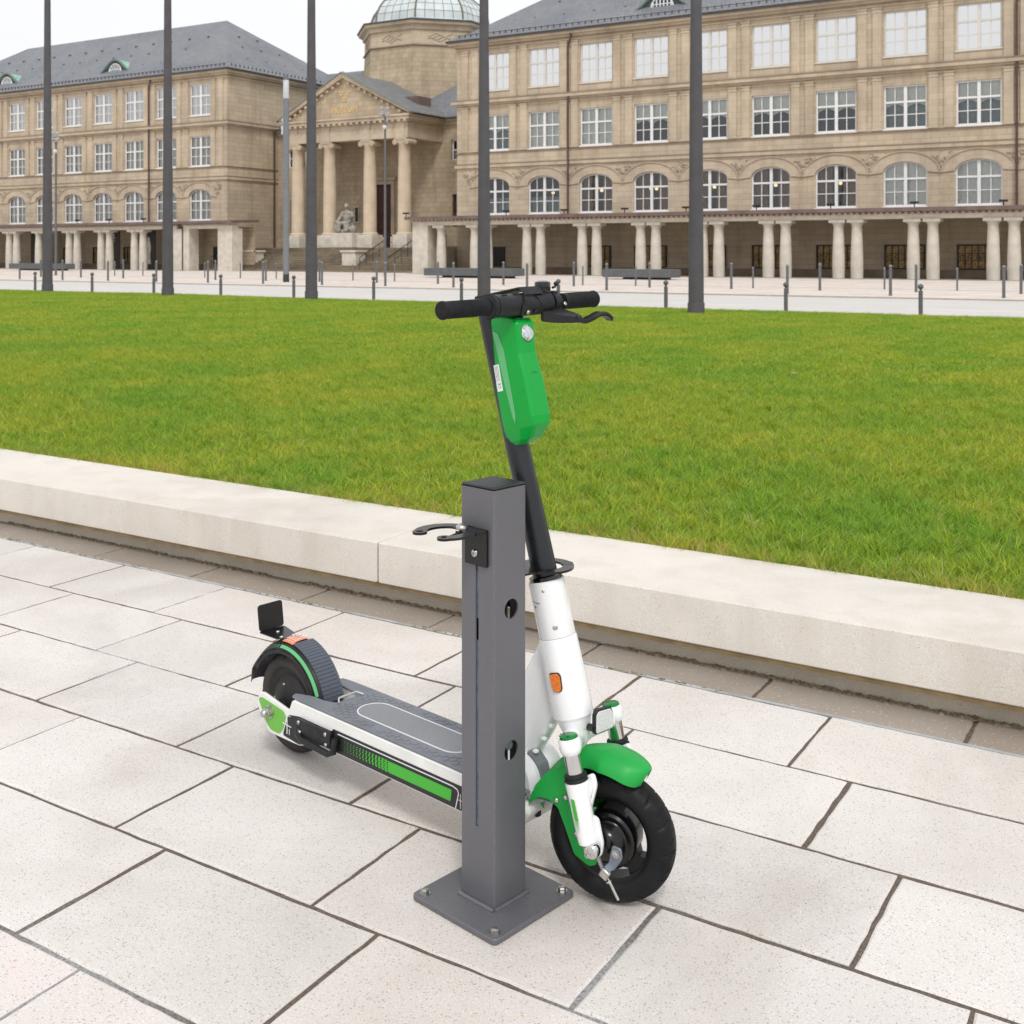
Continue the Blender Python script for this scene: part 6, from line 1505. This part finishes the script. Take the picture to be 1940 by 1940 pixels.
# --- handlebar: local x forward, y to the far grip
BZ = 1.272
m = MBT(BM); m.tube([(0, -.245, BZ), (0, .235, BZ)], .0115, 20); hbar = build('handlebar', m, M_stem, sc)
for s, a, b in ((-1, -.238, -.118), (1, .125, .238)):
    m = MBT(BM); pts = []; rs = []
    lo, hi_ = min(a, b), max(a, b); e_ = -.250 if s < 0 else .242; i_e = b if s < 0 else a
    seq = [(e_, .014), (e_-s*.001, .0185), (e_-s*.004, .0202), (e_-s*.008, .0202), (e_-s*.009, .0190), (e_-s*.02, .0186), (i_e+s*.012, .0186), (i_e+s*.004, .0192), (i_e, .019)]
    m.tube([(0, y, BZ) for y, r_ in seq], [r_ for y, r_ in seq], 32)
    for k in range(20 if s < 0 else 20):
        y = e_-s*(.022+k*.0042)
        if abs(y) > abs(i_e)+.006: m.torus((0, y, BZ), (0, 1, 0), .0186, .0006, 28, 5)
    build('grip', m, M_rub, hbar, smooth=40)
m = MBT(BM); m.tube([(0, -.117, BZ), (0, -.115, BZ), (0, -.104, BZ), (0, -.098, BZ)], [.021, .0255, .0275, .0245], 40)
for k in range(32): a = 2*math.pi*k/32; m.box(.0268*math.cos(a)-.0009, .0268*math.cos(a)+.0009, -.114, -.104, BZ+.0268*math.sin(a)-.0009, BZ+.0268*math.sin(a)+.0009)
build('throttle_ring', m, M_pl, hbar, smooth=40)
m = MBT(BM); m.tube([(0, -.098, BZ), (0, -.096, BZ), (0, .075, BZ), (0, .078, BZ)], [.0225, .0258, .0258, .0225], 36)
for y in (-.07, -.035, .03, .062):
    for a in (70, 250): m.box(.0255*math.cos(R(a))-.003, .0255*math.cos(R(a))+.003, y-.006, y+.006, BZ+.0255*math.sin(R(a))-.002, BZ+.0255*math.sin(R(a))+.002)
build('bar_housing', m, M_pl, hbar, smooth=40)
# clamp plate wrapping the front with two bolts
m = MBT(BM)
CPf = rounded([(-.028, -.030), (.030, -.030), (.036, -.012), (.018, .022), (.016, .031), (-.020, .031), (-.024, .015), (-.034, -.006)], .005)
vs = []; n = len(CPf)
for lay in (.0282, .0258):
    for y, z in CPf:
        a = z/.028; a = max(-1.4, min(1.45, a)); vs.append((lay*math.cos(a*.95)+.001, y+.0, BZ+lay*math.sin(a*.95)))
m.M = BM @ Matrix.Translation((0, .0, 0)); m.add(vs, [tuple(range(n)), tuple(range(2*n-1, n-1, -1))]+[(i, (i+1) % n, n+(i+1) % n, n+i) for i in range(n)])
cl = build('clamp_plate', m, M_pl, hbar, smooth=30)
for y in (-.011, .014): dome_bolt(cl, BM @ Matrix.Translation((.0235, y, BZ-.0165)) @ Matrix.Rotation(R(122), 4, 'Y'), .0052, .0035, mt=M_steel if y < 0 else M_pl)
# display wedge lying on the bar
m = MBT(BM)
dp_ = [(-.115, -.045, BZ+.010), (-.115, .030, BZ+.010), (.004, .050, BZ+.034), (.006, -.022, BZ+.034)]
m.add([p for p in dp_]+[(p[0], p[1], p[2]+.006) for p in dp_]+[(.020, .046, BZ+.022), (.020, -.018, BZ+.022)], [(0,1,2,3),(7,6,5,4),(0,4,5,1),(1,5,6,2),(0,3,7,4),(2,6,8),(6,7,9,8),(3,9,7),(2,8,9,3)])
ds = build('display', m, M_pl, hbar, smooth=20); bv = ds.modifiers.new('round', 'BEVEL'); bv.width = .002; bv.segments = 2; bv.limit_method = 'ANGLE'
m = MBT(BM); m.box(-.10, -.012, -.036, .014, BZ-.030, BZ-.022, .003); m.box(-.095, -.03, -.030, .008, BZ-.022, BZ+.012, .004); m.tube([(-.086, -.018, BZ-.03), (-.080, -.018, BZ-.06)], .0235, 24); ck = build('stem_clamp', m, M_pl, sc)
hexbolt(ck, BM @ Matrix.Translation((-.045, -.0225, BZ-.026)) @ Matrix.Rotation(R(90), 4, 'X'), .005, .005)
# bell
m = MBT(BM); m.lathe([(0, 0), (.0175, 0), (.0185, .002), (.0185, .018), (.017, .022), (.010, .0245), (0, .025)], 36, ((-.004, .066, BZ+.026), (0, 0, 1))); bl = build('bell', m, mat('black_gloss_bell', '101014', .12, .6, coat=.8), hbar)
m = MBT(BM); m.tube([(.010, .085, BZ+.034), (.004, .100, BZ+.036)], .003, 8); m.sphere((.002, .105, BZ+.042), .0058, 14); m.tube([(-.004, .066, BZ+.018), (-.004, .066, BZ+.028)], .008, 12); build('bell_striker', m, M_pl, bl)
# brake lever
m = MBT(BM); m.tube([(0, .088, BZ), (0, .108, BZ)], .0205, 28); m.box(-.008, .008, .090, .106, BZ+.016, BZ+.026, .002); lc_ = build('lever_clamp', m, M_pl, hbar)
dome_bolt(lc_, BM @ Matrix.Translation((.026, .108, BZ-.004)) @ Matrix.Rotation(R(60), 4, 'Y'), .005, .004)
m = MBT(BM); m.M = BM @ Matrix.Translation((.0, .0, BZ))
LP = rounded([(.012, .040), (.024, .034), (.040, .060), (.056, .100), (.062, .124), (.056, .134), (.040, .128), (.016, .108)], .006)
vs = []; n = len(LP)
for z in (-.006, -.024):
    for x, y in LP: vs.append((x, y, z-.42*x+(.012*(.09-y)/.05 if z < -.01 else -.002)*(1 if z > -.01 else -.5)))
m.add(vs, [tuple(range(n)), tuple(range(2*n-1, n-1, -1))]+[(i, (i+1) % n, n+(i+1) % n, n+i) for i in range(n)]); build('lever_body', m, M_pl, lc_, smooth=30)
m = MBT(BM); pts = [(.050, .112, BZ-.036), (.056, .134, BZ-.044), (.060, .160, BZ-.038), (.056, .190, BZ-.031), (.054, .214, BZ-.033), (.058, .230, BZ-.044)]
def catm(p, n=6):
    p = [Vector(q) for q in p]; out = []
    for i in range(len(p)-1):
        a, b, c, d = p[max(i-1, 0)], p[i], p[i+1], p[min(i+2, len(p)-1)]
        for k in range(n): t = k/n; out.append(.5*((2*b)+(c-a)*t+(2*a-5*b+4*c-d)*t*t+(3*b-a-3*c+d)*t**3))
    return out+[p[-1]]
cp2 = catm(pts); vs = []
for p_ in cp2:
    for dx, dz in ((-.009, -.0055), (.009, -.0055), (.0105, 0), (.009, .0055), (-.009, .0055), (-.0105, 0)): vs.append((p_.x+dx, p_.y, p_.z+dz))
n = len(cp2); m.add(vs, [(i*6+j, i*6+(j+1) % 6, (i+1)*6+(j+1) % 6, (i+1)*6+j) for i in range(n-1) for j in range(6)]+[tuple(reversed(range(6))), tuple(range((n-1)*6, n*6))])
build('brake_lever', m, M_blk, lc_, smooth=50)
